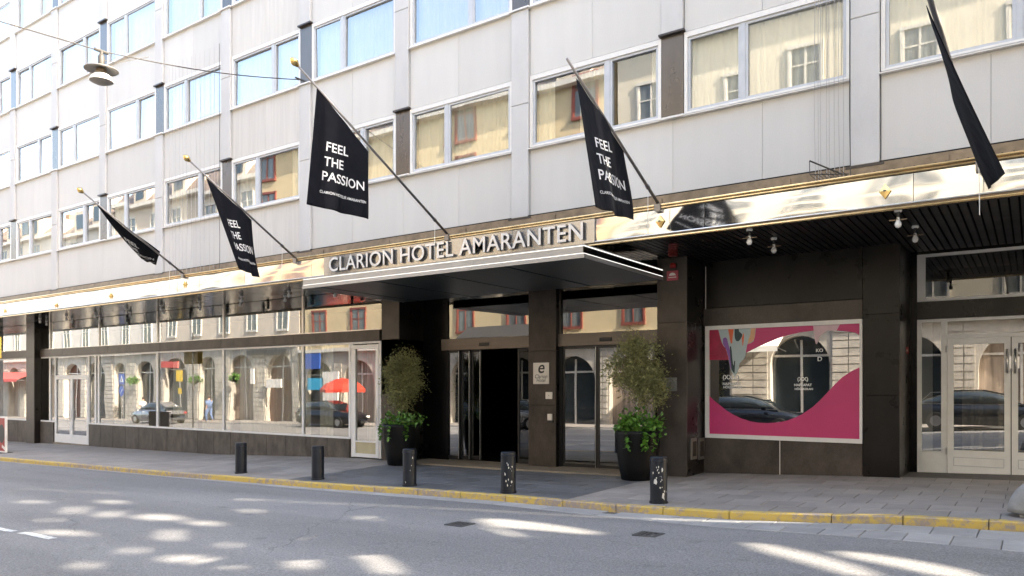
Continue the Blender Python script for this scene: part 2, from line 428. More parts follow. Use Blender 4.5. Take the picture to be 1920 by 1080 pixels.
class MB:
    def __init__(s): s.v = []; s.f = []
    def add(s, vs, fs):
        n = len(s.v)
        s.v += [Vector(v) for v in vs]
        s.f += [tuple(i + n for i in f) for f in fs]
        return s
    def box(s, x0, x1, y0, y1, z0, z1):
        if x0 > x1: x0, x1 = x1, x0
        if y0 > y1: y0, y1 = y1, y0
        if z0 > z1: z0, z1 = z1, z0
        return s.add([(x0, y0, z0), (x1, y0, z0), (x1, y1, z0), (x0, y1, z0), (x0, y0, z1), (x1, y0, z1), (x1, y1, z1), (x0, y1, z1)],
                     [(0, 3, 2, 1), (4, 5, 6, 7), (0, 1, 5, 4), (1, 2, 6, 5), (2, 3, 7, 6), (3, 0, 4, 7)])
    def slab_y(s, x0, x1, y0, y1, z0, z1, b=0.006):
        """box whose -Y face has chamfered edges"""
        if x0 > x1: x0, x1 = x1, x0
        o = [(x0, y0 + b, z0), (x1, y0 + b, z0), (x1, y0 + b, z1), (x0, y0 + b, z1)]
        i = [(x0 + b, y0, z0 + b), (x1 - b, y0, z0 + b), (x1 - b, y0, z1 - b), (x0 + b, y0, z1 - b)]
        k = [(x0, y1, z0), (x1, y1, z0), (x1, y1, z1), (x0, y1, z1)]
        return s.add(o + i + k, [(4, 5, 6, 7), (0, 1, 5, 4), (1, 2, 6, 5), (2, 3, 7, 6), (3, 0, 4, 7),
                                 (8, 9, 1, 0), (9, 10, 2, 1), (10, 11, 3, 2), (11, 8, 0, 3), (11, 10, 9, 8)])
    def slab_top(s, pts, h, b=0.006):
        """paving slab: 4 ground points (x,y,z top), thickness h, chamfered top"""
        c = sum((Vector(p) for p in pts), Vector()) / 4
        top = []
        for p in pts:
            p = Vector(p); d = (c - p); d.z = 0
            top.append(p + d.normalized() * b * 1.4)
        mid = [Vector(p) - Vector((0, 0, b)) for p in pts]
        bot = [Vector(p) - Vector((0, 0, h)) for p in pts]
        fs = [(0, 1, 2, 3)]
        for i in range(4):
            j = (i + 1) % 4
            fs += [(4 + i, 4 + j, j, i), (8 + i, 8 + j, 4 + j, 4 + i)]
        return s.add(top + mid + bot, fs)
    def tube(s, pts, r, n=8, cap=True):
        pts = [Vector(p) for p in pts]
        rs = r if isinstance(r, (list, tuple)) else [r] * len(pts)
        base = len(s.v)
        up = Vector((0, 0, 1))
        prev = None
        for i, p in enumerate(pts):
            if i == 0: d = pts[1] - p
            elif i == len(pts) - 1: d = p - pts[i - 1]
            else: d = pts[i + 1] - pts[i - 1]
            d.normalize()
            if prev is None:
                a = d.cross(up) if abs(d.dot(up)) < 0.95 else d.cross(Vector((1, 0, 0)))
            else:
                a = prev - d * prev.dot(d)
            a.normalize(); prev = a
            b = d.cross(a)
            for k in range(n):
                t = 2 * math.pi * k / n
                s.v.append(p + (a * math.cos(t) + b * math.sin(t)) * rs[i])
        for i in range(len(pts) - 1):
            for k in range(n):
                k2 = (k + 1) % n
                s.f.append((base + i * n + k, base + i * n + k2, base + (i + 1) * n + k2, base + (i + 1) * n + k))
        if cap:
            s.f.append(tuple(base + k for k in reversed(range(n))))
            s.f.append(tuple(base + (len(pts) - 1) * n + k for k in range(n)))
        return s
    def lathe(s, prof, c=(0, 0, 0), n=24, capb=True, capt=True):
        base = len(s.v); c = Vector(c)
        for r, z in prof:
            for k in range(n):
                t = 2 * math.pi * k / n
                s.v.append(c + Vector((r * math.cos(t), r * math.sin(t), z)))
        for i in range(len(prof) - 1):
            for k in range(n):
                k2 = (k + 1) % n
                s.f.append((base + i * n + k, base + i * n + k2, base + (i + 1) * n + k2, base + (i + 1) * n + k))
        if capb: s.f.append(tuple(base + k for k in reversed(range(n))))
        if capt: s.f.append(tuple(base + (len(prof) - 1) * n + k for k in range(n)))
        return s
    def poly(s, loops, fn):
        """flat polygon with holes; loops of (a,b); fn maps (a,b)->3D"""
        flat = [p for l in loops for p in l]
        tris = tessellate_polygon([[Vector((a, b, 0)) for a, b in l] for l in loops])
        vs = [fn(a, b) for a, b in flat]
        fs = []
        for t in tris:
            a, b, c = [Vector((flat[i][0], flat[i][1], 0)) for i in t]
            if (b - a).cross(c - a).z < 0: t = (t[0], t[2], t[1])
            fs.append(tuple(t))
        return s.add(vs, fs)
    def build(s, name, mat, parent=None, origin=None, smooth=False, **kw):
        me = bpy.data.meshes.new(name)
        o0 = Vector(origin) if origin is not None else (W(parent) if parent else Vector((0, 0, 0)))
        me.from_pydata([tuple(v - o0) for v in s.v], [], s.f)
        me.update()
        if smooth:
            me.polygons.foreach_set('use_smooth', [True] * len(me.polygons))
        me.materials.append(MATS[mat] if isinstance(mat, str) else mat)
        o = bpy.data.objects.new(name, me)
        COL.objects.link(o)
        if parent:
            o.parent = parent; o.location = o0 - W(parent)
        else:
            o.location = o0
        WL[o.name] = o0
        tag(o, **kw)
        return o
def box(name, mat, x0, x1, y0, y1, z0, z1, parent=None, origin=None, **kw):
    return MB().box(x0, x1, y0, y1, z0, z1).build(name, mat, parent, origin, **kw)
def copy_tree(o, parent, loc):
    c = o.copy(); COL.objects.link(c)
    if parent: c.parent = parent
    c.location = loc
    base = W(parent) if parent else Vector((0, 0, 0))
    WL[c.name] = base + Vector(loc)
    for ch in KIDS.get(o.name, []):
        d = ch.copy(); COL.objects.link(d); d.parent = c; WL[d.name] = WL[c.name] + ch.location
    return c
KIDS = {}
_tc = {}
def text_geo(txt, size=1.0, offset=0.0, align='LEFT', extrude=0.0, space=1.0):
    key = (txt, size, offset, align, extrude, space)
    if key in _tc: return _tc[key]
    cu = bpy.data.curves.new('lettering', 'FONT')
    cu.body = txt; cu.size = size; cu.offset = offset; cu.align_x = align; cu.extrude = extrude; cu.space_character = space
    cu.resolution_u = 6
    ob = bpy.data.objects.new('lettering_source', cu)
    COL.objects.link(ob)
    dg = bpy.context.evaluated_depsgraph_get()
    me = bpy.data.meshes.new_from_object(ob.evaluated_get(dg))
    vs = [v.co.copy() for v in me.vertices]
    fs = [tuple(p.vertices) for p in me.polygons]
    bpy.data.meshes.remove(me)
    bpy.data.objects.remove(ob, do_unlink=True)
    bpy.data.curves.remove(cu)
    _tc[key] = (vs, fs)
    return vs, fs
def flat_text(name, txt, mat, fn, size, offset=0.0, parent=None, align='LEFT', space=1.0, **kw):
    vs, fs = text_geo(txt, size, offset, align, 0.0, space)
    return MB().add([fn(v.x, v.y) for v in vs], fs).build(name, mat, parent, **kw)
# ================================================================== THE GROUND
def sheet(name, mat, xs, ys, zf, parent=None, **kw):
    b = MB()
    vs = [(x, y, zf(x, y)) for y in ys for x in xs]
    n = len(xs)
    fs = [(j * n + i, j * n + i + 1, (j + 1) * n + i + 1, (j + 1) * n + i) for j in range(len(ys) - 1) for i in range(n - 1)]
    return b.add(vs, fs).build(name, mat, parent, smooth=True, **kw)
def frange(a, b, n): return [a + (b - a) * i / n for i in range(n + 1)]
XS = frange(-140, -30, 22) + frange(-29.5, 8, 75) + frange(10, 40, 10)
sheet('ground', 'asphalt', [-400, -140, 40, 400], [-400, -60, 60, 400], lambda x, y: -3.0 + EYE, kind='structure')

def gutter_edge(x):                      # where the pale gutter stones meet the asphalt
    return lut([(-140, 9.62), (-17, 9.60), (-13.5, 9.50), (-10, 9.40), (-6.6, 9.32), (-4.4, 9.15), (-2.0, 8.80), (0, 8.45), (2, 8.3), (40, 8.3)], x)
b = MB()
ysn = [0, 0.05, 0.12, 0.25, 0.4, 0.55, 0.7, 0.85, 1.0]
vs = []
for t in ysn:
    for x in XS:
        y = gutter_edge(x) * (1 - t) + (-4.0) * t
        vs.append((x, y, road(x, y)))
n = len(XS)
b.add(vs, [(j * n + i, (j + 1) * n + i, (j + 1) * n + i + 1, j * n + i + 1) for j in range(len(ysn) - 1) for i in range(n - 1)])
road_o = b.build('road', 'asphalt', smooth=True, kind='structure')

# gutter stones between kerb and asphalt
gut_bed = MB()
for i in range(len(XS) - 1):
    x0, x1 = XS[i], XS[i + 1]
    gut_bed.add([(x0, gutter_edge(x0) - .01, road(x0, 9.3) - .012), (x1, gutter_edge(x1) - .01, road(x1, 9.3) - .012), (x1, YC + .1, road(x1, YC) - .012), (x0, YC + .1, road(x0, YC) - .012)], [(0, 1, 2, 3)])
gutter = gut_bed.build('gutter', 'paving_joint', kind='structure')
x = 1.9; cnt = 0; far = MB()
while x > -60:
    w = 0.43 if x > -3.8 else random.uniform(0.85, 1.05)
    xa = x - w
    ya0, ya1 = gutter_edge(xa), gutter_edge(x)
    depth = YC - min(ya0, ya1)
    nrow = 1 if depth < 0.55 else 2
    for r in range(nrow):
        f0, f1 = r / nrow, (r + 1) / nrow
        off = 0.2 * (r % 2) if nrow > 1 else 0
        def gp(xx, f): 
            ye = gutter_edge(xx); yy = ye + (YC - 0.004 - ye) * f
            return (xx, yy, road(xx, yy) + 0.004)
        g = 0.004
        pts = [gp(xa + g + off, f0 + .006), gp(x - g + off, f0 + .006), gp(x - g + off, f1 - .006), gp(xa + g + off, f1 - .006)]
        dz = random.uniform(-0.002, 0.004)
        pts = [(p[0], p[1], p[2] + dz) for p in pts]
        if cnt < 60:
            MB().slab_top(pts, 0.08).build('gutter_stone', 'gutter', gutter)
        else: far.slab_top(pts, 0.08)
        cnt += 1
    x = xa
far.build('gutter_stones_far', 'gutter', gutter, kind='stuff')

# kerb stones painted yellow
kerb = empty('kerb', (-4, YC, pav(-4, YC)), kind='structure')
joints = [783, 863, 948, 1055, 1155, 1243, 1367, 1559, 1693, 1854]
kx = [XA(p, YC) for p in joints]
x = kx[0]; left = []
while x > -70:
    x -= random.uniform(0.95, 1.25); left.append(x)
right = []; x = kx[-1]
while x < 6:
    x += 1.0; right.append(x)
kx = sorted(left) + kx + right
for a, c in zip(kx, kx[1:]):
    g = 0.006; bb = MB(); seg = 3
    dz = random.uniform(-0.003, 0.003)
    vs = []
    for i in range(seg + 1):
        xx = a + g + (c - a - 2 * g) * i / seg
        zt = pav(xx, YC) + 0.004 + dz; zb = road(xx, YC) - 0.05
        vs += [(xx, YC + 0.13, zb), (xx, YC + 0.13, zt), (xx, YC + 0.012, zt), (xx, YC, zt - 0.014), (xx, YC, zb)]
    fs = []
    for i in range(seg):
        for k in range(4):
            p = i * 5 + k
            fs.append((p, p + 5, p + 6, p + 1))
    e = seg * 5
    fs += [(4, 3, 2, 1, 0), (e, e + 1, e + 2, e + 3, e + 4)]
    bb.add(vs, [tuple(reversed(f)) for f in fs]).build('kerb_stone', 'kerb_yellow', kerb)

# pavement: bed sheet + slabs
XP = frange(-140, -30, 22) + frange(-29.5, 8, 75)
bed_y = [YC + 0.12, 10.4, 11.4, 12.4, 13.0, 13.6, 14.3, 15.4]
pavement = sheet('pavement', 'paving_joint', XP, bed_y, lambda x, y: pav(x, y) - 0.008, kind='structure')
XR0 = -5.78; XL0 = -12.25
def lay(x0, x1, y0, y1, sx, sy, mat, name, parent, limit, rev=False, z=0.0):
    rows = int(round((y1 - y0) / sy)); cells = []
    for r in range(rows):
        ya = y0 + r * sy; yb = ya + sy
        off = (r % 2) * sx / 2
        x = x1 + off
        while x > x0:
            xb = min(x, x1); xa = max(x - sx, x0)
            if xb - xa > 0.05: cells.append((xa, xb, ya, yb))
            x -= sx
    cells.sort(key=lambda c: (c[0] - 0) ** 2 + c[2] ** 2)
    farb = MB(); k = 0
    for xa, xb, ya, yb in cells:
        g = 0.0045; dz = random.uniform(-0.0018, 0.0018) + z
        tl = random.uniform(-0.0015, 0.0015)
        pts = [(xa + g, ya + g, pav(xa, ya) + dz), (xb - g, ya + g, pav(xb, ya) + dz + tl), (xb - g, yb - g, pav(xb, yb) + dz + tl), (xa + g, yb - g, pav(xa, yb) + dz)]
        if k < limit: MB().slab_top(pts, 0.05, 0.004).build(name, mat, parent)
        else: farb.slab_top(pts, 0.05, 0.004)
        k += 1
    if farb.v: farb.build(name + '_far', mat, parent, kind='stuff')
lay(XR0, 2.2, YC + 0.14, 14.0, 0.5, 0.484, 'paving', 'paving_slab', pavement, 170)
lay(-70, XL0, YC + 0.14, 13.2, 0.5, 0.484, 'paving', 'paving_slab', pavement, 110)
entr = empty('entrance_paving', (-9, 12, pav(-9, 12)), kind='structure')
lay(XL0, XR0, YC + 0.14, 12.95, 0.6, 0.351, 'paving_dark', 'dark_slab', entr, 120)
MB().slab_top([(XL0, 12.98, pav(XL0, 13) + .01), (XR0, 12.98, pav(XR0, 13) + .01), (XR0, 13.06, pav(XR0, 13) + .01), (XL0, 13.06, pav(XL0, 13) + .01)], 0.05).build('threshold_strip', 'threshold', entr)
sheet('entrance_floor', 'threshold', frange(-12.25, -5.2, 6), [13.07, 14.3], lambda x, y: pav(x, 13.2) + 0.006, parent=entr)

# painted dashes on the road
dash = empty('road_marking', (-10, 4.4, road(-10, 4.4)), kind='structure')
for a, c, w in ((-10.75, -9.85, .11), (-11.55, -10.95, .10), (-12.7, -11.85, .09), (-14.6, -13.4, .1), (-18.5, -16.5, .1), (-22.5, -20.5, .1)):
    bb = MB(); nseg = 6
    for i in range(nseg):
        xa = a + (c - a) * i / nseg; xc = a + (c - a) * (i + 1) / nseg
        y0 = 4.32 + random.uniform(-.012, .012)
        bb.add([(xa, y0, road(xa, y0) + .0045), (xc, y0, road(xc, y0) + .0045), (xc, y0 + w, road(xc, y0 + w) + .0045), (xa, y0 + w, road(xa, y0 + w) + .0045)], [(0, 1, 2, 3)])
    bb.build('dash', 'road_paint', dash)

# opposite pavement
sheet('opposite_pavement', 'paving', [x for x in XS if x < 42], [-4.0, -5.2, -6.5, -8.2][::-1], lambda x, y: smooth_c(x) + EYE + 0.0, kind='structure')
b = MB()
for i in range(len(XS) - 1):
    x0, x1 = XS[i], XS[i + 1]
    b.add([(x0, -4.0, smooth_c(x0) + EYE - .14), (x1, -4.0, smooth_c(x1) + EYE - .14), (x1, -4.0, smooth_c(x1) + EYE), (x0, -4.0, smooth_c(x0) + EYE)], [(1, 0, 3, 2)])
b.build('opposite_kerb', 'gutter', kind='structure')

# manhole covers
for px, py, lab in ((862, 983, 'square iron gully grate in the road before the open entrance'),
                    (1216, 1002, 'square iron gully grate in the road just below the most chipped bollard')):
    r = ray(px, py); t = 8.0 / r.y
    for _ in range(6):
        X = r.x * t; Y = r.y * t; t = (road(X, Y) + .004 - EYE) / r.z
    X, Y = r.x * t, r.y * t
    g = empty('gully_grate', (X, Y, road(X, Y)), lab, 'drain cover', 'gully grates in the road')
    zc = road(X, Y) + 0.006; s = 0.145
    bb = MB()
    for x0, x1, y0, y1 in ((-s, s, -s, -s + .05), (-s, s, s - .05, s), (-s, -s + .05, -s + .051, s - .051), (s - .05, s, -s + .051, s - .051)):
        bb.box(X + x0, X + x1, Y + y0, Y + y1, zc - .03, zc + .004)
    bb.build('rim', 'iron', g)
    bb = MB()
    for k in range(4):
        xx = X - s + .055 + k * .06
        bb.box(xx - .018, xx + .018, Y - s + .05, Y + s - .05, zc - .03, zc)
    bb.build('grille', 'iron', g)
    box('well', 'black_gap', X - s + .05, X + s - .05, Y - s + .05, Y + s - .05, zc - .02, zc - .004, g)

# ================================================================== THE HOTEL
hotel = empty('hotel_building', (-12, YU, 0), 'pale concrete-panelled hotel with brown stone ground floor, mirror fascia and staggered bronze window piers', 'building')
PX = [-1.95, -4.84, -7.83, -10.80, -13.83, -16.85, -19.92, -22.97, -26.02]
def pil(k):
    if k < 0: return -1.95 - 3.0 * k
    if k < len(PX): return PX[k]
    return PX[-1] - 3.04 * (k - len(PX) + 1)
SH = [4.41 + 2.607 * i + EYE for i in range(6)]      # sills
HH = [5.73 + 2.607 * i + EYE for i in range(6)]      # heads
Z0 = hz(0.155, YU)                                   # lower edge of the panels
ZTOP = 15.9 + EYE
K0, K1 = -3, 12
XE = pil(K0) + .2; XW = pil(K1) - .2
PW = 0.20
bronze_at = lambda k, r: (k + r) % 2 == 0
STAIN = {(5, 4), (0, 0)}
# backing walls (solid behind the cladding so that joints are dark)
bk = MB()
bk.box(XW, XE, YU + .075, YU + .12, Z0 + .02, SH[0] - .06)
for r in range(4):
    top = SH[r + 1] - .06 if r < 3 else ZTOP
    bk.box(XW, XE, YU + .075, YU + .12, HH[r] + .02, top)
bk.build('backing_wall', 'gap', hotel)
# spandrel panels
for k in range(K0, K1):
    xa = pil(k + 1) + PW; xb = pil(k) - PW
    for r in range(0, 5):
        if r == 0: z0, z1 = Z0, SH[0] - .05
        else: z0, z1 = HH[r - 1] + .012, (SH[r] - .05 if r < 4 else ZTOP)
        rr = r + 1
        a, c = xa, xb
        if r == 0:
            if bronze_at(k + 1, 1): a = pil(k + 1)
            if bronze_at(k, 1): c = pil(k)
            mid = (xa + xb) / 2
        mid = (xa + xb) / 2
        g = .0022
        st = (k == 4 and r < 5) or (k == -1 and False)
        mt = 'panel_stained' if st else 'panel'
        MB().slab_y(a + g, mid - g, YU, YU + .07, z0, z1, .0025).build('concrete_panel', mt, hotel)
        MB().slab_y(mid + g, c - g, YU, YU + .07, z0, z1, .0025).build('concrete_panel', mt, hotel)
        if r > 0 and r < 6:      # thin dark drip line above the window head
            pass
# piers
for k in range(K0, K1 + 1):
    x = pil(k); yf = YU - .055
    def pier(z0, z1, side=.0):
        MB().slab_y(x - PW + .012, x + PW - .012, yf, YU + .07, z0, z1, .008).build('pier_slab', 'pilaster', hotel)
    zc = Z0 - .02 if not bronze_at(k, 1) else None
    for r in range(1, 5):
        s, h = SH[r - 1], HH[r - 1]
        pass
        if bronze_at(k, r):
            box('bronze_pier', 'bronze', x - PW + .01, x + PW - .01, YU - .012, YU + .06, s - .012, h + .01, hotel)
            MB().box(x - PW - .02, x + PW + .02, YU - .085, YU + .06, h + .012, h + .045).build('pier_hood', 'bronze_dark', hotel)
            MB().box(x - PW - .02, x + PW + .02, YU - .095, YU + .06, s - .045, s - .014).build('pier_cap', 'frame_white', hotel)
            zc = h + .047
        else:
            j = h - .50
            if zc is not None: pier(zc, j - .004)
            top = (SH[r] - .047) if r < 4 else ZTOP
            pier(j + .004, top)
            zc = None
    if not bronze_at(k, 1):
        box('pier_foot', 'bronze_dark', x - PW - .05, x + PW + .05, YU - .07, YU + .05, Z0 - .06, Z0 - .022, hotel)

# windows -------------------------------------------------
WH = HH[0] - SH[0]
WREF = 2.58
def curtain(x0, x1, y, z0, z1, amp=.022, pitch=.085, sag=0):
    m = MB(); n = max(6, int((x1 - x0) / pitch * 6)); vs = []
    ph = random.uniform(0, 6)
    for i in range(n + 1):
        x = x0 + (x1 - x0) * i / n
        w = math.sin(i / 6 * 2 * math.pi + ph + 1.3 * math.sin(i * .13 + ph)) * amp * (0.7 + .5 * math.sin(i * .31 + ph))
        vs += [(x, y + w, z0), (x, y + w * .7, z1)]
    m.add(vs, [(2 * i, 2 * i + 2, 2 * i + 3, 2 * i + 1) for i in range(n)])
    return m
def make_window(kind, small_left, open_casement=False):
    """frame mesh with panes, sill and curtains as children; origin at lower left corner of the opening"""
    w, h = WREF, WH
    m = MB()
    o = .055
    m.box(0, w, -.012, .06, h - .085, h)               # wide pale head
    m.box(0, w, -.012, .06, 0, .03)
    m.box(0, o, -.012, .06, .031, h - .086)
    m.box(w - o, w, -.012, .06, .031, h - .086)
    root = m.build('window', 'frame_white', None)
    sx = 0.36 * w
    mx = o + (sx if small_left else w - 2 * o - sx)
    cells = [(o + .002, mx - .036), (mx + .036, w - o - .002)]
    box('mullion', 'frame', mx - .035, mx + .035, .002, .075, .031, h - .086, root)
    for ci, (a, c) in enumerate(cells):
        f = .042; z0, z1 = .032, h - .087
        fm = MB()
        tilt = open_casement and ((ci == 0) == small_left)
        fm.box(a, c, .012, .07, z0, z0 + f); fm.box(a, c, .012, .07, z1 - f, z1)
        fm.box(a, a + f, .012, .07, z0 + f + .001, z1 - f - .001); fm.box(c - f, c, .012, .07, z0 + f + .001, z1 - f - .001)
        cas = fm.build('casement', 'frame', root)
        pm = MB().add([(a + f, .045, z0 + f), (c - f, .045, z0 + f), (c - f, .045, z1 - f), (a + f, .045, z1 - f)], [(0, 1, 2, 3)])
        pane = pm.build('pane', 'upper_glass', root)
        KIDS.setdefault(root.name, []).append(cas); KIDS[root.name].append(pane)
    KIDS[root.name].append([ch for ch in root.children if ch.name.startswith('mullion')][0])
    s = MB()
    s.add([(-.01, -.075, -.035), (w + .01, -.075, -.035), (w + .01, .02, -.01), (-.01, .02, -.01), (-.01, -.075, -.05), (w + .01, -.075, -.05), (w + .01, .02, -.05), (-.01, .02, -.05)],
          [(0, 1, 2, 3), (4, 7, 6, 5), (4, 5, 1, 0), (5, 6, 2, 1), (7, 4, 0, 3), (6, 7, 3, 2)])
    KIDS[root.name].append(s.build('window_sill', 'frame_white', root))
    mats = {'cream': 'curtain_cream', 'grey': 'curtain_grey', 'white': 'curtain_white', 'part': 'curtain_cream', 'sheer': 'curtain_white'}
    cm = mats[kind]
    if kind in ('part',):
        segs = [(o, w * .16), (w * .36, w * .62), (w * .9, w - o)]
    elif kind == 'sheer':
        segs = [(o, w * .30), (w * .80, w - o)]
    else: segs = [(o, w - o)]
    for a, c in segs:
        KIDS[root.name].append(curtain(a, c, .20, .0, h, ).build('curtain', cm, root, smooth=True))
    return root
protos = {}
for kd in ('cream', 'grey', 'white', 'part', 'sheer'):
    for sl in (True, False):
        protos[(kd, sl)] = make_window(kd, sl)
KINDS = {}
pick = random.Random(3)
for k in range(K0, K1):
    for r in range(1, 5):
        KINDS[(k, r)] = pick.choice(['cream', 'grey', 'white', 'part', 'sheer', 'cream'])
KINDS.update({(-2, 1): 'cream', (0, 1): 'cream', (1, 1): 'part', (2, 1): 'cream', (3, 1): 'cream', (-1, 1): 'white', (4, 1): 'sheer', (5, 1): 'sheer', (6, 1): 'sheer', (7, 1): 'sheer',
              (2, 2): 'grey', (3, 2): 'grey', (4, 2): 'white', (5, 2): 'white', (6, 2): 'grey', (7, 2): 'sheer', (5, 3): 'white', (6, 3): 'white', (7, 3): 'white', (4, 3): 'white', (6, 4): 'white', (7, 4): 'white', (8, 4): 'white'})
used = set()
for k in range(K0, K1):
    xa = pil(k + 1) + PW; xb = pil(k) - PW
    for r in range(1, 5):
        sl = bronze_at(k + 1, r)
        pr = protos[(KINDS[(k, r)], sl)]
        loc = Vector((xa, YU, SH[r - 1])) - W(hotel)
        c = copy_tree(pr, hotel, loc)
        c.scale = ((xb - xa) / WREF, 1, 1)
        # panes hang a touch out of true, each its own way
        for ch in [q for q in bpy.data.objects[c.name].children if q.name.startswith('pane')]:
            ch.rotation_euler = (math.radians(pick.uniform(-.6, .6)), 0, math.radians(pick.uniform(-.6, .6)))
for pr in protos.values():
    for ch in KIDS[pr.name]: bpy.data.objects.remove(ch, do_unlink=True)
    bpy.data.objects.remove(pr, do_unlink=True)
# rooms behind, floors, roof and far walls
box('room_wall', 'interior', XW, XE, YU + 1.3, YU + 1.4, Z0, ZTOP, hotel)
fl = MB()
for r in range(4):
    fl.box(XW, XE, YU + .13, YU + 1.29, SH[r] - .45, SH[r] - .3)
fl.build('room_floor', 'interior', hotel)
rf = MB()
rf.box(XW - .05, XE + .02, YU - .12, 24, ZTOP + .002, ZTOP + .25)
rf.build('roof', 'opp_roof', hotel)
bw = MB()
bw.box(XW, XE, 23.6, 23.8, -2, ZTOP)
bw.box(XE - .25, XE - .02, YU + .13, 23.59, 2.6, ZTOP)
bw.box(XW + .02, XW + .25, YU + .13, 23.59, -2, ZTOP)
bw.build('rear_wall', 'panel', hotel)
box('first_floor_slab', 'interior_dark', XW + .26, XE - .26, YU + .13, 23.59, hz(.1205, YF) + .12, hz(.1205, YF) + .5, hotel)

# fascia ----------------------------------------------------
ZF0 = hz(0.1205, YF); ZF1 = hz(0.1480, YF)
FXL = -60.0; FXR = XE
box('fascia_back', 'brass_dull', FXL, FXR, YU - .06, YU + .06, ZF1 - .25, Z0 - .024, hotel)
# perforated brass apron between fascia and panels
x = FXR; i = 0
while x > -32:
    box('apron_plate', 'brass_dull', x - 2.03, x - .01, YU - .08, YU - .062, ZF1 + .005, Z0 - .07, hotel)
    x -= 2.04
box('shadow_gap', 'black_gap', FXL, FXR, YU - .05, YU + .03, Z0 - .023, Z0 - .002, hotel)
# mirror panels, slightly bulged, one per 3 m
x = FXR; seams = []
while x > FXL:
    x1 = x; x0 = x - 2.85
    m = MB(); nx, nz_ = 10, 4; vs = []
    zb, zt = ZF0 + .075, ZF1 - .085
    for j in range(nz_ + 1):
        for i in range(nx + 1):
            u, v = i / nx, j / nz_
            bul = .016 * math.sin(math.pi * u) * math.sin(math.pi * v) * random.uniform(.7, 1.3)
            vs.append((x0 + .004 + (x1 - x0 - .008) * u, YF + .012 - bul, zb + (zt - zb) * v))
    m.add(vs, [(j * (nx + 1) + i, j * (nx + 1) + i + 1, (j + 1) * (nx + 1) + i + 1, (j + 1) * (nx + 1) + i) for j in range(nz_) for i in range(nx)])
    m.build('mirror_panel', 'mirror_steel', hotel, smooth=True)
    seams.append(x0); x = x0
box('fascia_core', 'bronze_dark', FXL, FXR, YF + .03, YU - .085, ZF0 + .05, ZF1 - .06, hotel)
def rail(name, mat, y, z, r, x0=FXL, x1=FXR):
    MB().tube([(x0, y, z), ((x0 + x1) / 2, y, z), (x1, y, z)], r, 10).build(name, mat, hotel, smooth=True)
rail('top_rail', 'brass', YF - .012, ZF1 - .018, .022)
rail('top_rail', 'brass', YF - .004, ZF1 - .060, .018)
box('top_ledge', 'brass', FXL, FXR, YF + .005, YU - .09, ZF1 - .058, ZF1 - .04, hotel)
rail('bottom_rail', 'steel', YF - .006, ZF0 + .066, .014)
rail('bottom_rail', 'brass', YF - .012, ZF0 + .012, .020)
box('bottom_rail', 'brass_dull', FXL, FXR, YF + .002, YF + .028, ZF0 + .030, ZF0 + .052, hotel)
# brass diamond studs
for px, py in ((1237, 415), (1659, 358), (345, 533), (206, 555), (104, 573), (8, 583)):
    X = XA(px, YF - .03); Z = ZA(px, py, YF - .03)
    s = .105
    d = MB().add([(X - s * .72, YF - .02, Z), (X, YF - .02, Z - s), (X + s * .72, YF - .02, Z), (X, YF - .02, Z + s), (X, YF - .045, Z)],
                 [(0, 1, 4), (1, 2, 4), (2, 3, 4), (3, 0, 4), (3, 2, 1, 0)])
    st = d.build('diamond_stud', 'gold', hotel)
    MB().lathe([(.0, -.012), (.018, -.008), (.018, .008), (0, .012)], (X, YF - .05, Z), 10).build('bolt', 'gap', st)

# soffit -----------------------------------------------------
ZS = ZF0 + .03
box('soffit_board', 'interior_dark', FXL, FXR, YF + .03, 15.6, ZS + .06, ZS + .09, hotel)
sl = MB().box(-.043, .043, 0, 15.1 - YF - .05, 0, .022).build('soffit_slat', 'soffit_slat', hotel, origin=(0, 0, 0))
o0 = W(hotel)
x = 2.6; first = True; k = 0
while x > XR0 + .1:
    if first: s_ = sl; first = False
    else: s_ = sl.copy(); COL.objects.link(s_)
    s_.location = Vector((x, YF + .04, ZS)) - o0
    x -= .112; k += 1
m = MB()
while x > -45:
    m.box(x - .043, x + .043, YF + .04, YA, ZS, ZS + .022); x -= .112
m.build('soffit_slats_far', 'soffit_gloss', hotel, kind='stuff')

# ground floor columns ---------------------------------------
def column(x0, x1, yf, yb, joints, mat='brown_stone', ztop=ZS + .05):
    zb = min(pav(x0, yf), pav(x1, yf)) - .05
    core = box('column', 'black_gap', x0 + .03, x1 - .03, yf + .03, yb, zb, ztop, hotel)
    zs = [zb] + joints + [ztop]
    for a, c in zip(zs, zs[1:]):
        MB().slab_y(x0, x1, yf, yf + .028, a + .002, c - .002, .003).build('stone_slab', mat, core)
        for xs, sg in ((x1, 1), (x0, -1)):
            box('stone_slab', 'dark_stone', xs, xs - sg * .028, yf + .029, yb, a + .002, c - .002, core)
    return core
ZJ1 = 1.195 + EYE; ZJ2 = -.17 + EYE
cA = column(XA(716, YA), XA(748, YA), YA, YB + .02, [ZA(730, 635, YA) - .02, ZJ2])
cB = column(XA(1232, YA), XA(1288, YA), YA, YB - .002, [ZJ2, ZJ1])
cC = column(XA(1618, YB - .05), XA(1687, YB - .05), YB - .05, YD + .1, [ZA(1650, 742, YB), ZA(1650, 589, YB)], mat='dark_stone')
cD = column(XA(49, 13.0), XA(64, 13.0), 13.0, YA + .3, [ZA(56, 668, 13.0)])
# entrance pillar between the two doorways
cE = column(XA(991, YB - .1), XA(1042, YB - .1), YB - .1, YB + .35, [ZA(1015, 760, YB - .1), ZA(1015, 658, YB - .1)])
XEL = XA(831, YB); XAr = XA(748, YA)
# black panels left of the entrance
box('black_panel', 'black_panel', XAr + .0, XEL + .12, YB + .021, YB + .08, 0 - .3, ZS + .05, hotel)

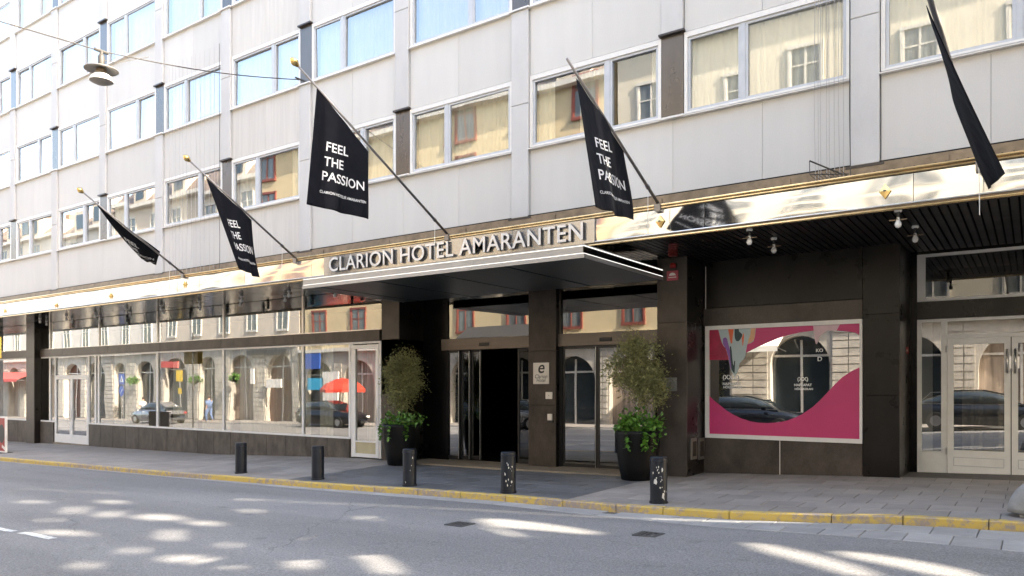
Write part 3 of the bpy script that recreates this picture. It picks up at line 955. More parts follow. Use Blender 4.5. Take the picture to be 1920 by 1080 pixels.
# poster wall -------------------------------------------------
XP0 = XA(1288, YA); XP1 = XA(1618, YB)
zb = pav(-4, YB) - .15
PZ0 = .72; PZ1 = 2.875     # window opening (outer frame)
PZ0 = ZA(1470, 826, YB); PZ1 = ZA(1470, 605, YB)
WX0 = XA(1323, YB); WX1 = XA(1618, YB) - .005
box('wall_core', 'black_gap', XP0, XP1 + .3, YB + .03, YB + .3, PZ1 + .01, ZS + .05, hotel)
zband = ZA(1331, 578, YB)
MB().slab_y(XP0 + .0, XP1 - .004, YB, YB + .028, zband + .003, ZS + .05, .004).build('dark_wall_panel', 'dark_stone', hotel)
MB().slab_y(XP0 + .0, XP1 - .004, YB, YB + .028, PZ1 + .003, zband - .003, .004).build('stone_slab', 'brown_stone', hotel)
xj = XA(1462, YB)
for a, c in ((XP0, xj - .008), (xj + .008, XP1 - .004)):
    MB().slab_y(a, c, YB, YB + .028, zb, PZ0 - .004, .004).build('stone_slab', 'brown_stone', hotel)
box('joint_strip', 'frame_white', xj - .007, xj + .007, YB + .004, YB + .02, zb, PZ0 - .004, hotel)
box('wall_core', 'black_gap', XP0, XP1, YB + .03, YB + .3, zb, PZ0 - .01, hotel)
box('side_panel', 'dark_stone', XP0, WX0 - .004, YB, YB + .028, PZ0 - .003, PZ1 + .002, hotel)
# poster window
pw = MB(); fw = .075
pw.box(WX0, WX1, YB - .03, YB + .04, PZ0, PZ0 + fw); pw.box(WX0, WX1, YB - .03, YB + .04, PZ1 - fw, PZ1)
pw.box(WX0, WX0 + fw, YB - .03, YB + .04, PZ0 + fw + .001, PZ1 - fw - .001); pw.box(WX1 - fw * .6, WX1, YB - .03, YB + .04, PZ0 + fw + .001, PZ1 - fw - .001)
poster = pw.build('display_window', 'shop_frame', hotel)
GX0, GX1, GZ0, GZ1 = WX0 + fw, WX1 - fw * .6, PZ0 + fw, PZ1 - fw
MB().add([(GX0, YB + .012, GZ0), (GX1, YB + .012, GZ0), (GX1, YB + .012, GZ1), (GX0, YB + .012, GZ1)], [(0, 1, 2, 3)]).build('pane', 'display_glass', poster)
def pp(px, py, y=YB): return (XA(px, y), ZA(px, py, y))
def film(name, mat, pts, dy, holes=()):
    loops = [[pp(*p) for p in pts]] + [[pp(*p) for p in h] for h in holes]
    loops = [[(min(GX1 - .001, max(GX0 + .001, a)), min(GZ1 - .001, max(GZ0 + .001, b_))) for a, b_ in l] for l in loops]
    return MB().poly(loops, lambda a, b_: (a, YB + .010 - dy, b_)).build(name, mat, poster)
c6 = lambda L: [(1290 + x / 3, 560 + y / 3) for x, y in L]
top_edge = [(335, 300), (390, 272), (450, 245), (505, 222), (560, 205), (630, 189), (700, 180), (760, 177), (820, 178), (880, 182), (940, 190), (985, 205)]
film('pink_film', 'poster_pink', c6([(100, 120)] + [(985, 100)] + top_edge[::-1] + [(240, 335), (100, 335)]), .002)
film('pink_film', 'poster_pink', c6([(100, 548), (140, 568), (180, 600), (215, 628), (250, 650), (300, 674), (350, 690), (400, 698), (450, 700), (505, 696), (560, 685), (600, 670), (640, 651),
      (700, 610), (740, 574), (780, 532), (825, 482), (870, 440), (920, 408), (985, 385), (985, 800), (100, 800)]), .002)
film('crimson_film', 'poster_crimson', c6([(100, 120), (180, 120), (200, 200), (240, 345), (100, 345)]), .0035)
c1 = lambda L: [(1330 + x / 9, 600 + y / 9) for x, y in L]
film('paint_splash', 'splash_blue', c1([(150, 130), (165, 220), (190, 320), (215, 395), (240, 440), (272, 475), (295, 540), (318, 620), (330, 700), (345, 790), (380, 880), (405, 920), (430, 945), (470, 880), (490, 830), (505, 740),
      (545, 690), (585, 650), (610, 590), (622, 500), (640, 410), (700, 390), (745, 360), (768, 280), (785, 120)]), .005)
film('paint_splash', 'splash_purple', c1([(228, 320), (245, 298), (275, 294), (300, 320), (318, 400), (345, 500), (372, 600), (385, 700), (395, 800), (380, 850), (352, 800), (335, 690), (312, 590), (285, 500), (250, 440), (228, 400)]), .0065)
film('paint_splash', 'splash_orange', c1([(315, 125), (410, 125), (400, 230), (390, 320), (386, 395), (360, 395), (345, 330), (330, 230)]), .0065)
film('paint_splash', 'splash_teal', c1([(425, 125), (495, 125), (500, 190), (555, 240), (550, 280), (520, 330), (485, 362), (450, 350), (430, 310), (424, 240)]), .0065)
film('paint_splash', 'splash_peach', c1([(700, 125), (780, 125), (772, 200), (764, 290), (745, 345), (705, 375), (645, 405), (660, 330), (690, 250)]), .0065)
film('paint_splash', 'splash_teal', c1([(345, 445), (365, 445), (378, 520), (386, 640), (398, 740), (410, 770), (420, 690), (435, 690), (432, 780), (425, 900), (400, 880), (375, 840), (358, 700), (350, 560)]), .0080)
film('paint_splash', 'splash_orange', c1([(548, 300), (580, 210), (584, 300), (572, 420), (560, 440)]), .0080)
c2 = lambda L: [(1440 + x / 5.4, 600 + y / 5.4) for x, y in L]
film('paint_splash', 'splash_rose', c2([(455, 20), (728, 20), (712, 75), (690, 112), (640, 106), (600, 108), (560, 130), (530, 158), (516, 180), (508, 215), (495, 245), (482, 240), (472, 190), (465, 120)]), .005)
def glass_text(txt, px, py, pxw, mirror=False, font_off=.0, sp=1.0):
    vs, fs = text_geo(txt, 1.0, font_off, 'LEFT', 0, sp)
    w = max(v.x for v in vs) - min(v.x for v in vs)
    x0, z0 = pp(px, py); x1, _ = pp(px + pxw, py)
    s = (x1 - x0) / w; mn = min(v.x for v in vs)
    def fn(v):
        u = (v.x - mn) * s
        return (x0 + u if not mirror else x1 - u, YB + .004, z0 + v.y * s)
    MB().add([fn(v) for v in vs], fs).build('window_lettering', 'white_print', poster)
glass_text('(XXX)', 1355, 711, 30, font_off=.02)
glass_text('NAPRAPAT', 1355, 722, 34, font_off=.03)
glass_text('HÖGSKOLAN', 1356, 728, 36, font_off=.03)
glass_text('(XX)', 1495, 714, 20, font_off=.02)
glass_text('NAPRAPAT', 1489, 724, 33, font_off=.03)
glass_text('HÖGSKOLAN', 1490, 731, 34, font_off=.03)
glass_text('KO', 1530, 660, 13, font_off=.01)
glass_text('D', 1533, 677, 8, font_off=.01)
# dim room behind the poster window
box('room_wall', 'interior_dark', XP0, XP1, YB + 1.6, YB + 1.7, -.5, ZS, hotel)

# right door -------------------------------------------------
D0 = XA(1720, YD); zfl = hz(-.0583, YD)
def rd(px, py): return ZA(px, py, YD)
zt0 = rd(1722, 600); zbm = rd(1718, 567); zwt = rd(1728, 478)
XDR = 3.2
step = box('door_step', 'threshold', XA(1700, YD), XDR, 14.35, YD + .5, pav(0, 14) - .2, zfl - .004, hotel)
box('door_beam', 'dark_stone', D0, XDR, YD - .06, YD + .2, zt0 + .002, zbm - .002, hotel)
uw = MB()
uw.box(D0, D0 + .13, YD - .03, YD + .05, zbm, zwt); uw.box(D0 + .131, XDR, YD - .03, YD + .05, zbm, zbm + .05); uw.box(D0 + .131, XDR, YD - .03, YD + .05, zwt - .05, zwt)
u_ = uw.build('upper_window', 'shop_frame', hotel)
MB().add([(D0 + .13, YD, zbm + .05), (XDR, YD, zbm + .05), (XDR, YD, zwt - .05), (D0 + .13, YD, zwt - .05)], [(0, 1, 2, 3)]).build('pane', 'dark_glass', u_)
X = lambda p: XA(p, YD)
ent = MB()                               # outer frame and posts
zt = zt0
ent.box(D0, X(1728), YD - .03, YD + .05, zfl, zt)
ent.box(X(1728) + .001, XDR, YD - .03, YD + .05, zt - .05, zt)
ent.box(X(1765), X(1776), YD - .03, YD + .05, zfl, zt - .051)
ent.box(X(1776) + .001, XDR, YD - .03, YD + .05, rd(1800, 634), rd(1800, 627))
ent.box(X(1728) + .001, X(1765) - .001, YD - .03, YD + .05, zfl, rd(1740, 845))
entd = ent.build('shop_entrance', 'shop_frame', hotel)
box('sidelight_panel', 'shop_frame', X(1732), X(1762), YD - .036, YD - .031, rd(1750, 877), rd(1750, 857), entd)
def glass(parent, x0, x1, y, z0, z1, mat='door_glass', lean=0.0):
    return MB().add([(x0, y, z0), (x1, y, z0), (x1, y - lean, z1), (x0, y - lean, z1)], [(0, 1, 2, 3)]).build('pane', mat, parent)
glass(entd, X(1728), X(1765), YD + .01, rd(1740, 845), zt - .05)
glass(entd, X(1776), XDR, YD + .01, rd(1800, 627), zt - .05)
def leaf(xa, xb, handle_side, name='door_leaf'):
    l = MB(); st = (X(1788) - X(1777)); z1 = rd(1800, 634) - .004
    gt, gb = rd(1830, 645), rd(1830, 845)
    l.box(xa, xa + st, YD - .045, YD + .02, zfl + .006, z1); l.box(xb - st, xb, YD - .045, YD + .02, zfl + .006, z1)
    l.box(xa + st + .001, xb - st - .001, YD - .045, YD + .02, gt, z1); l.box(xa + st + .001, xb - st - .001, YD - .045, YD + .02, zfl + .006, gb)
    d = l.build(name, 'shop_frame', hotel)
    pm = MB(); a, c, z0, zz = xa + st, xb - st, rd(1830, 875), rd(1830, 858)
    pm.box(a, c, YD - .052, YD - .046, z0, z0 + .012); pm.box(a, c, YD - .052, YD - .046, zz - .012, zz)
    pm.box(a, a + .012, YD - .052, YD - .046, z0 + .013, zz - .013); pm.box(c - .012, c, YD - .052, YD - .046, z0 + .013, zz - .013)
    pm.build('kick_panel', 'frame', d)
    glass(d, xa + st, xb - st, YD - .01, gb, gt)
    hx = xb - st * .55 if handle_side > 0 else xa + st * .55
    h = MB(); za, zc = rd(1880, 700), rd(1880, 655)
    h.tube([(hx, YD - .09, za), (hx, YD - .09, zc)], .014, 8); h.tube([(hx, YD - .09, za + .04), (hx, YD - .046, za + .04)], .01, 6); h.tube([(hx, YD - .09, zc - .04), (hx, YD - .046, zc - .04)], .01, 6)
    h.build('handle', 'steel', d, smooth=True)
    box('lock', 'steel', hx + .03, hx + .06, YD - .06, YD - .046, za + .08, za + .28, d)
    hg = MB()
    for z in (rd(1775, 845), rd(1775, 655)):
        hx2 = xa - .01 if handle_side > 0 else xb + .01
        hg.tube([(hx2, YD - .055, z - .06), (hx2, YD - .055, z + .06)], .018, 8)
    hg.build('hinge', 'steel', d)
leaf(X(1777), X(1895), 1); leaf(X(1897), X(1897) + (X(1895) - X(1777)), -1)
box('door_jamb', 'black_panel', XA(1687, YB - .05), D0 - .002, YD - .02, YD + .1, zfl - .3, ZS + .05, hotel)
box('room_wall', 'interior', D0, XDR, YD + 2.5, YD + 2.6, -.5, ZS, hotel)
curtain(X(1800), X(1880), YD + .5, zfl, rd(1800, 640), .03, .14).build('curtain', 'interior_shop', hotel, smooth=True)
box('wall_end', 'dark_stone', XDR, XE, YD - .1, YD + .2, -.6, ZS + .05, hotel)

# left shop glazing -------------------------------------------
YG = YA + .06
L_ = lambda p: XA(p, YG)
ZB0, ZB1 = hz(.0483, YA), hz(.0600, YA)      # brown band
ZSI = -1.275 + EYE                            # sill of glazing
XLE = L_(716) - .004; XLW = XA(64, 13.0) + .02
xs = [XLW]; x = XLW
def zside(x): return pav(x, YA)
# band slabs
x = XLE
while x > XLW + .3:
    x0 = max(XLW, x - 3.2)
    MB().slab_y(x0 + .003, x - .003, YA - .02, YG + .1, ZB0, ZB1, .004).build('lintel_slab', 'brown_stone', hotel)
    x = x0
# plinth slabs
doorL = (L_(104), L_(169)); doorR = (L_(660), XLE)
def plinth(xa, xb, w=.82):
    n = max(1, int(round((xb - xa) / w)))
    for i in range(n):
        a = xa + (xb - xa) * i / n; c = xa + (xb - xa) * (i + 1) / n
        z0 = min(pav(a, YA), pav(c, YA)) - .05
        MB().slab_y(a + .006, c - .006, YA - .01 + random.uniform(0, .004), YG + .1, z0, ZSI - .04, .004).build('plinth_slab', 'plinth_stone', hotel)
plinth(XLW, doorL[0] - .03); plinth(doorL[1] + .03, doorR[0] - .03)
# frames and panes
upper_m = [L_(p) for p in (95, 187, 296, 420, 569)]
fr = MB()
fr.box(XLW, XLE, YG - .02, YG + .05, ZB1 + .001, ZB1 + .03)
for p in upper_m: fr.box(p - .03, p + .03, YG - .03, YG + .05, ZB1 + .031, ZS + .04)
ug = fr.build('upper_glazing', 'steel_brushed', hotel)
e = [XLW] + upper_m + [XLE]
for a, c in zip(e, e[1:]):
    g_ = glass(ug, a + .01, c - .01, YG, ZB1 + .03, ZS + .05, 'shop_glass')
fr = MB()
segs = [(XLW, L_(95), doorL[0])]
def fr_sill(a, c):
    fr.box(a, c, YG - .05, YG + .05, ZSI - .038, ZSI + .012)
    fr.box(a, c, YG - .03, YG + .05, ZB0 - .05, ZB0 - .001)
fr_sill(XLW, doorL[0] - .002); fr_sill(doorL[1] + .002, doorR[0] - .002)
lo_m = [L_(70), L_(95)] + [L_(180), L_(186), L_(296), L_(420), L_(569)] + [L_(657)]
for i, p in enumerate(lo_m):
    w = .035 if p > -20 else .05
    fr.box(p - w, p + w, YG - .028, YG + .05, ZSI + .013, ZB0 - .051)
lg = fr.build('lower_glazing', 'shop_frame', hotel)
e = [XLW] + lo_m[:2] + [doorL[0]]
for a, c in zip(e, e[1:]): glass(lg, a, c, YG + .002, ZSI, ZB0 - .04, 'shop_glass')
e = [doorL[1]] + lo_m[2:] + [doorR[0]]
for a, c in zip(e, e[1:]): glass(lg, a, c, YG + .002, ZSI, ZB0 - .04, 'shop_glass')
# left double door
def simple_door(xa, xb, leaves, zb, zt_leaf, ztop, kick=.0, mat='shop_frame', y=YG, glassm='door_glass'):
    f = MB(); s = .06
    f.box(xa, xa + s, y - .03, y + .05, zb, ztop); f.box(xb - s, xb, y - .03, y + .05, zb, ztop)
    f.box(xa + s + .001, xb - s - .001, y - .03, y + .05, ztop - .05, ztop)
    if zt_leaf < ztop - .1: f.box(xa + s + .001, xb - s - .001, y - .03, y + .05, zt_leaf, zt_leaf + .05)
    root = f.build('shop_door', mat, hotel)
    if zt_leaf < ztop - .1: glass(root, xa + s, xb - s, y + .01, zt_leaf + .05, ztop - .05)
    n = leaves; w = (xb - xa - 2 * s) / n
    for i in range(n):
        a = xa + s + w * i + .004; c = a + w - .008; q = .10
        l = MB(); kk = zb + (.32 if not kick else kick)
        l.box(a, a + q, y - .045, y + .02, zb + .01, zt_leaf - .004); l.box(c - q, c, y - .045, y + .02, zb + .01, zt_leaf - .004)
        l.box(a + q + .001, c - q - .001, y - .045, y + .02, zt_leaf - .1, zt_leaf - .004)
        l.box(a + q + .001, c - q - .001, y - .045, y + .02, kk - .04 if kick else zb + .01, kk)
        if kick: l.box(a + q + .001, c - q - .001, y - .045, y + .02, zb + .01, zb + .1)
        lf = l.build('door_leaf', mat, root)
        glass(lf, a + q, c - q, y - .01, kk, zt_leaf - .1, glassm)
        if kick: box('kick_panel', 'panel_yellowish', a + q + .001, c - q - .001, y - .02, y, zb + .101, kk - .041, lf)
        hx = c - q / 2 if i == 0 else a + q / 2
        MB().tube([(hx, y - .085, zb + .85), (hx, y - .085, zb + 1.25)], .014, 8).build('handle', 'steel', lf)
    return root
zl = min(pav(doorL[0], YA), pav(doorL[1], YA)) + .06
simple_door(doorL[0], doorL[1], 2, zl, ZA(130, 706, YG), ZB0 - .002)
box('door_step', 'threshold', doorL[0], doorL[1], YA - .02, YG + .3, zl - .25, zl - .002, hotel)
zr = pav(-13.5, YA) + .02
simple_door(doorR[0], doorR[1], 1, zr, ZB0 - .08, ZB0 - .002, kick=.42)
# beyond the far left column
XW2 = -48
bl = MB()
MB().slab_y(XW2, XA(49, 13.0), YA - .02, YG + .1, ZB0, ZB1, .004).build('lintel_slab', 'brown_stone', hotel)
fr = MB(); fr.box(XW2, XA(49, 13.), YG - .05, YG + .05, ZSI - .038, ZSI + .012); fr.box(XW2, XA(49, 13.), YG - .03, YG + .05, ZB0 - .05, ZB0 - .001)
fr.box(XW2, XA(49, 13.), YG - .03, YG + .05, ZB1 + .001, ZB1 + .03)
lf2 = fr.build('far_glazing', 'shop_frame', hotel)
for i in range(5):
    c = XA(49, 13.) - i * 3.0; a = c - 2.98
    glass(lf2, a, c, YG, ZSI, ZB0 - .04, 'shop_glass'); glass(lf2, a, c, YG, ZB1 + .03, ZS + .05, 'shop_glass')
plinth(XW2, XA(49, 13.0), 1.2)
# interior of the left shop
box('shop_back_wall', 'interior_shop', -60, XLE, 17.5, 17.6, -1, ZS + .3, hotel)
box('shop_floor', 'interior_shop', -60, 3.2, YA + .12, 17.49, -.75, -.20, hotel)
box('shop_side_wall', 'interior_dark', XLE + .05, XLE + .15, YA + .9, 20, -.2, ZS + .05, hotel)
for a, c in ((L_(190), L_(240)), (L_(300), L_(345)), (L_(425), L_(560)), (L_(575), L_(600)), (L_(664), L_(706)), (L_(355), L_(410))):
    curtain(a, c, YG + .45, ZSI - .25, ZB0 + .02, .03, .15).build('curtain', 'curtain_white', hotel, smooth=True)

# entrances ---------------------------------------------------
YE = YB + .06
E_ = lambda p: XA(p, YE)
ZH0, ZH1 = hz(.0354, YE), hz(.0462, YE)
for a, c, nm in ((E_(831), XA(991, YB - .1), 'L'), (XA(1042, YB - .1), XA(1232, YA) + .02, 'R')):
    if nm == 'R': c = E_(1236)
    hd = box('door_header', 'header_metal', a, c, YE - .07, YE + .2, ZH0, ZH1, hotel)
    xm = (a + c) / 2
    MB().slab_y(xm - .14, xm + .14, YE - .10, YE - .071, ZH0 + .075, ZH0 + .15, .01).build('motion_sensor', 'black_plastic', hd)
    tf = MB(); tf.box(a, a + .03, YE - .02, YE + .04, ZH1 + .001, ZS + .05)
    tf.box(c - .03, c, YE - .02, YE + .04, ZH1 + .001, ZS + .05)
    t_ = tf.build('transom', 'header_metal', hotel)
    glass(t_, a + .03, c - .03, YE, ZH1, ZS + .05, 'shop_glass', lean=.009)
zflE = pav(-9, 13.2) + .012
def slide(xa, xb, y, gm='door_glass', st=.045):
    l = MB()
    l.box(xa, xa + st, y, y + .04, zflE, ZH0 - .005); l.box(xb - st, xb, y, y + .04, zflE, ZH0 - .005)
    l.box(xa + st, xb - st, y, y + .04, zflE, zflE + .09); l.box(xa + st, xb - st, y, y + .04, ZH0 - .06, ZH0 - .005)
    d = l.build('sliding_leaf', 'black_plastic', hotel)
    glass(d, xa + st, xb - st, y + .02, zflE + .09, ZH0 - .06, gm)
    MB().tube([(xb - .02, y - .015, zflE + .02), (xb - .02, y - .015, ZH0 - .03)], .005, 6).build('edge_seal', 'steel', d)
slide(E_(833), E_(862), YE - .01, 'door_glass', .02)
slide(E_(862), E_(879), YE + .05, 'door_glass', .02)
slide(E_(879), E_(897), YE + .10, 'door_glass', .02)
slide(E_(966), E_(990), YE + .10, 'dark_glass')
slide(E_(1054), E_(1118), YE + .02)
slide(E_(1119), E_(1228), YE + .02)
box('door_jamb', 'black_plastic', XA(1042, YB - .1), E_(1054) - .002, YE - .02, YE + .06, zflE, ZH0 - .002, hotel)
box('lobby_floor', 'interior_dark', XLE + .16, XP0 + .4, YE + .3, 19.9, zflE - .1, zflE - .005, hotel)
box('lobby_wall', 'interior_dark', XLE + .16, XP0 + .4, 20, 20.1, zflE - .1, ZS + .05, hotel)
box('lobby_wall', 'interior_dark', XP0 - .2, XP0 - .1, YB + .31, 19.99, zflE - .1, ZS + .05, hotel)

# ================================================================== ENTRANCE CANOPY
CXL, CXR, CY0, CY1 = XA(570, 10.2), XA(1094, 10.2), 10.2, YA - .01
CZ0, CZ1 = hz(.1114, 10.2), hz(.1231, 10.2)
canopy = empty('entrance_canopy', (CXL, CY0, CZ0), 'flat brushed steel canopy with two light lines over the hotel doors', 'canopy')
m = MB()
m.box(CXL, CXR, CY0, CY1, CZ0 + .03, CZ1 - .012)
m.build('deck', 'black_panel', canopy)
# stepped edge, front and right/left sides
def edge(nm, f, mat):
    MB().box(*f).build(nm, mat, canopy)
zz = [CZ0, CZ0 + (CZ1 - CZ0) * .30, CZ0 + (CZ1 - CZ0) * .36, CZ0 + (CZ1 - CZ0) * .86, CZ0 + (CZ1 - CZ0) * .92, CZ1]
t = .012
for (a, c), out in (((zz[0], zz[1]), .012), ((zz[2], zz[3]), .0), ((zz[5] - .012, zz[5]), .012)):
    if a == zz[0] : out = .012
    x = CXL
    n = 3
    for i in range(n):
        xa = CXL + (CXR - CXL) * i / n; xb = CXL + (CXR - CXL) * (i + 1) / n
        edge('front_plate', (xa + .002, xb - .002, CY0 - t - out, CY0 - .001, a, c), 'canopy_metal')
    edge('side_plate', (CXR + .001, CXR + t + out, CY0 - t - out, CY1, a, c), 'canopy_metal' if out else 'black_panel')
    edge('side_plate', (CXL - t - out, CXL - .001, CY0 - t - out, CY1, a, c), 'canopy_metal')
for a, c in ((zz[1] + .002, zz[2]), (zz[3] + .002, zz[4])):
    edge('light_strip', (CXL, CXR, CY0 - .020, CY0 - .002, a, c), 'led')
    edge('light_strip', (CXR + .002, CXR + .020, CY0 - .02, CY1, a, c), 'led')
# soffit panels
e = [CXL, -11.77, -10.25, -8.73, -7.22, CXR]
for a, c in zip(e, e[1:]):
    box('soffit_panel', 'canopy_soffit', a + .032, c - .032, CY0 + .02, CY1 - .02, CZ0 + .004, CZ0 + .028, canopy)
for px, py in ((744, 571), (790, 571), (910, 547 + 8), (1206, 537)):
    r = ray(px, py); t_ = (CZ0 - EYE) / r.z; X_, Y_ = r.x * t_, r.y * t_
    if CXL < X_ < CXR and Y_ < CY1:
        MB().lathe([(.045, -.006), (.045, .003)], (X_, Y_, CZ0), 14).build('downlight', 'opal', canopy)
# ================================================================== HOTEL SIGN
YS = YF - .03
sx0, sx1 = XA(607, YS), XA(1115, YS)
sign = empty('hotel_sign', (sx0, YS, ZF0), 'raised metal capitals reading CLARION HOTEL AMARANTEN on a polished plate above the canopy', 'sign')
sz0, sz1 = ZF0 + .05, ZF1 - .085
n = 4
for i in range(n):
    a = sx0 + (sx1 - sx0) * i / n; c = sx0 + (sx1 - sx0) * (i + 1) / n
    MB().slab_y(a + .0015, c - .0015, YS, YS + .03, sz0, sz1, .004).build('backing_plate', 'sign_plate', sign)
TXT = 'CLARION HOTEL AMARANTEN'
lx0, lx1 = XA(617, YS - .06), XA(1093, YS - .06)
capz0 = hz(.1275, YS - .06); capz1 = hz(.1425, YS - .06)
vs, fs = text_geo(TXT, 1.0, .008, 'LEFT', 0, 1.05)
tw = max(v.x for v in vs); tmin = min(v.x for v in vs)
vH, _ = text_geo('H', 1.0, .008); caph = max(v.y for v in vH)
SX = (lx1 - lx0) / (tw - tmin); SZ = (capz1 - capz0) / caph
for i, ch in enumerate(TXT):
    if ch == ' ': continue
    pv, _ = text_geo(TXT[:i + 1], 1.0, .008, 'LEFT', 0, 1.05)
    xr = max(v.x for v in pv)
    v1, f1 = text_geo(ch, 1.0, .008)
    xm = max(v.x for v in v1)
    off = xr - xm
    # solid letter: front, sides, back
    P2 = [((v.x + off - tmin) * SX + lx0, v.y * SZ + capz0) for v in v1]
    fr_y, bk_y = YS - .062, YS - .018
    face = MB().add([(p[0], fr_y, p[1]) for p in P2], f1)
    lt = face.build('letter', 'letter_face', sign)
    from collections import Counter
    ec = Counter()
    for f in f1:
        for a, b_ in zip(f, f[1:] + f[:1]): ec[(a, b_)] += 1
    be = [(a, b_) for (a, b_) in ec if (b_, a) not in ec]
    sd = MB(); k = len(P2)
    sd.add([(p[0], fr_y + .002, p[1]) for p in P2] + [(p[0], bk_y, p[1]) for p in P2], [(a, b_, b_ + k, a + k) for a, b_ in be])
    sd.build('letter_return', 'letter_side', lt)

# ================================================================== FLAGPOLES AND FLAGS
def pole_from(base_px, base_py, tip_px, tip_py, by=11.12, X_tip=None):
    B = Vector((XA(base_px, by), by, ZA(base_px, base_py, by)))
    T = atX(tip_px, tip_py, B.x if X_tip is None else X_tip)
    return B, T
def flagpole(B, T, lab, finial=True, rope=True):
    fp = empty('flagpole', B, lab, 'flagpole', 'flagpoles leaning out over the fascia')
    d = (T - B).normalized()
    MB().tube([B - d * .15, B + (T - B) * .5, T], [.026, .022, .017], 10).build('pole', 'pole_metal', fp, smooth=True)
    MB().tube([B + d * .38, B + d * .44], .034, 10).build('collar', 'pole_metal', fp)
    MB().box(B.x - .05, B.x + .05, B.y - .02, B.y + .12, B.z - .13, B.z - .02).build('bracket', 'pole_metal', fp)
    if finial:
        pr = [(.004, 0), (.03, .015), (.045, .05), (.062, .08), (.06, .115), (.035, .15), (.008, .175)]
        m = MB(); nn = 12
        q = d.to_track_quat('Z', 'Y').to_matrix()
        for r, z in pr:
            for k in range(nn):
                t = 2 * math.pi * k / nn; rr = r * (1 + .12 * math.cos(4 * t))
                m.v.append(T + q @ Vector((rr * math.cos(t), rr * math.sin(t), z)))
        for i in range(len(pr) - 1):
            for k in range(nn):
                k2 = (k + 1) % nn
                m.f.append((i * nn + k, i * nn + k2, (i + 1) * nn + k2, (i + 1) * nn + k))
        m.f.append(tuple((len(pr) - 1) * nn + k for k in range(nn)))
        m.build('finial', 'gold', fp, smooth=True)
    if rope:
        s = B + d * .40
        m = MB()
        m.tube([s, s + Vector((0.01, -.02, -.35)), s + Vector((.015, -.03, -.75))], .005, 5)
        m.tube([s, (s + T) / 2 + Vector((0, 0, -.035)), T - d * .1], .004, 5)
        m.build('halyard', 'rope', fp)
    return fp
def flag(lab, TL, TR, BR, BL, fold=.05, nf=3.0, ph=0.0, text=True, belly=None, side=1, fold_pow=1.0):
    """cloth between four corner points; belly pushes the middle of the lower part"""
    nu, nv = 36, 44
    nrm0 = (TR - TL).cross(BL - TL).normalized()
    if nrm0.dot(Vector((0, 0, EYE)) - TL) < 0: nrm0 = -nrm0
    belly = belly or Vector((0, 0, 0))
    def P(u, v):
        top = TL.lerp(TR, u); bot = BL.lerp(BR, u)
        p = top.lerp(bot, v)
        p = p + belly * (4 * v * (1 - v) * (.4 + .6 * math.sin(math.pi * min(1, max(0, u)))))
        f = math.sin(2 * math.pi * (nf * u + .35 * v * v) + ph) * .6 + math.sin(2 * math.pi * (nf * 1.7 * u - .5 * v) + ph * 2.1) * .3
        f += .25 * math.sin(9 * u + 5 * v + ph)
        return p + nrm0 * (f * fold * (.25 + .75 * v ** .8) * min(1, 4 * u + .4))
    c = TL.copy()
    vs = [P(i / nu, j / nv) for j in range(nv + 1) for i in range(nu + 1)]
    m = MB().add(vs, [(j * (nu + 1) + i, j * (nu + 1) + i + 1, (j + 1) * (nu + 1) + i + 1, (j + 1) * (nu + 1) + i) for j in range(nv) for i in range(nu)])
    o = m.build('flag', 'flag_cloth', None, origin=c, smooth=True, label=lab, cat='flag', group='black hotel flags on leaning poles')
    sm = o.modifiers.new('thickness', 'SOLIDIFY'); sm.thickness = .004; sm.offset = 0
    if text:
        Wd, Lo, Li = 1.2, 1.87, 1.13
        def put(txt, x0, s0, width=None, cap=None, off=.01):
            vv, ff = text_geo(txt, 1.0, off)
            mn, mxx = min(v.x for v in vv), max(v.x for v in vv)
            vh, _ = text_geo('H', 1.0, off); chh = max(v.y for v in vh)
            sx = width / (mxx - mn); sy = cap / chh
            bm = bmesh.new()
            bv = [bm.verts.new(((v.x - mn) * sx, v.y * sy, 0)) for v in vv]
            for f in ff:
                try: bm.faces.new([bv[i] for i in f])
                except ValueError: pass
            bmesh.ops.subdivide_edges(bm, edges=[e for e in bm.edges if e.calc_length() > .05], cuts=2)
            bmesh.ops.triangulate(bm, faces=bm.faces[:])
            bm.verts.index_update()
            out = []
            eps = 1e-3
            for v in bm.verts:
                u = (x0 + v.co.x) / Wd; L0 = Lo + (Li - Lo) * u
                w = 1 - (s0 + v.co.y) / L0
                p = P(u, w)
                nn = (P(u + eps, w) - p).cross(P(u, w + eps) - p).normalized()
                if nn.dot(nrm0) < 0: nn = -nn
                out.append(p + nn * .007 * side)
            fs2 = [tuple(v.index for v in f.verts) for f in bm.faces]
            bm.free()
            MB().add(out, fs2).build('flag_lettering', 'white_print', o)
        put('FEEL', .29, .93, .43, .145, .012)
        put('THE', .27, .69, .36, .145, .012)
        put('PASSION', .25, .45, .84, .145, .012)
        put('CLARION HOTEL® AMARANTEN', .22, .24, .90, .042, .012)
    return o
def down(p, L, off=(0, 0)): return Vector((p.x + off[0], p.y + off[1], p.z - L))
def on_ray(px, py, ref, dist, far=True):
    """point on the sight line of a measured corner at the cloth's true distance from ref"""
    r = ray(px, py).normalized(); o = Vector((0, 0, EYE)); w = ref - o
    t0 = w.dot(r); d2 = (w - r * t0).length_squared
    h = math.sqrt(max(0, dist * dist - d2))
    return o + r * (t0 + (h if far else -h))

# 3: the big readable one
B, T = pole_from(838, 438, 560, 125)
flagpole(B, T, 'grey flagpole with gold bud finial, its foot just above the word HOTEL')
X3 = B.x
flag('black flag hanging open with FEEL THE PASSION fully readable', atX(594, 163, X3), atX(690, 284, X3), atX(691, 411, X3), atX(575, 383, X3), fold=.030, nf=2.2, ph=.6)
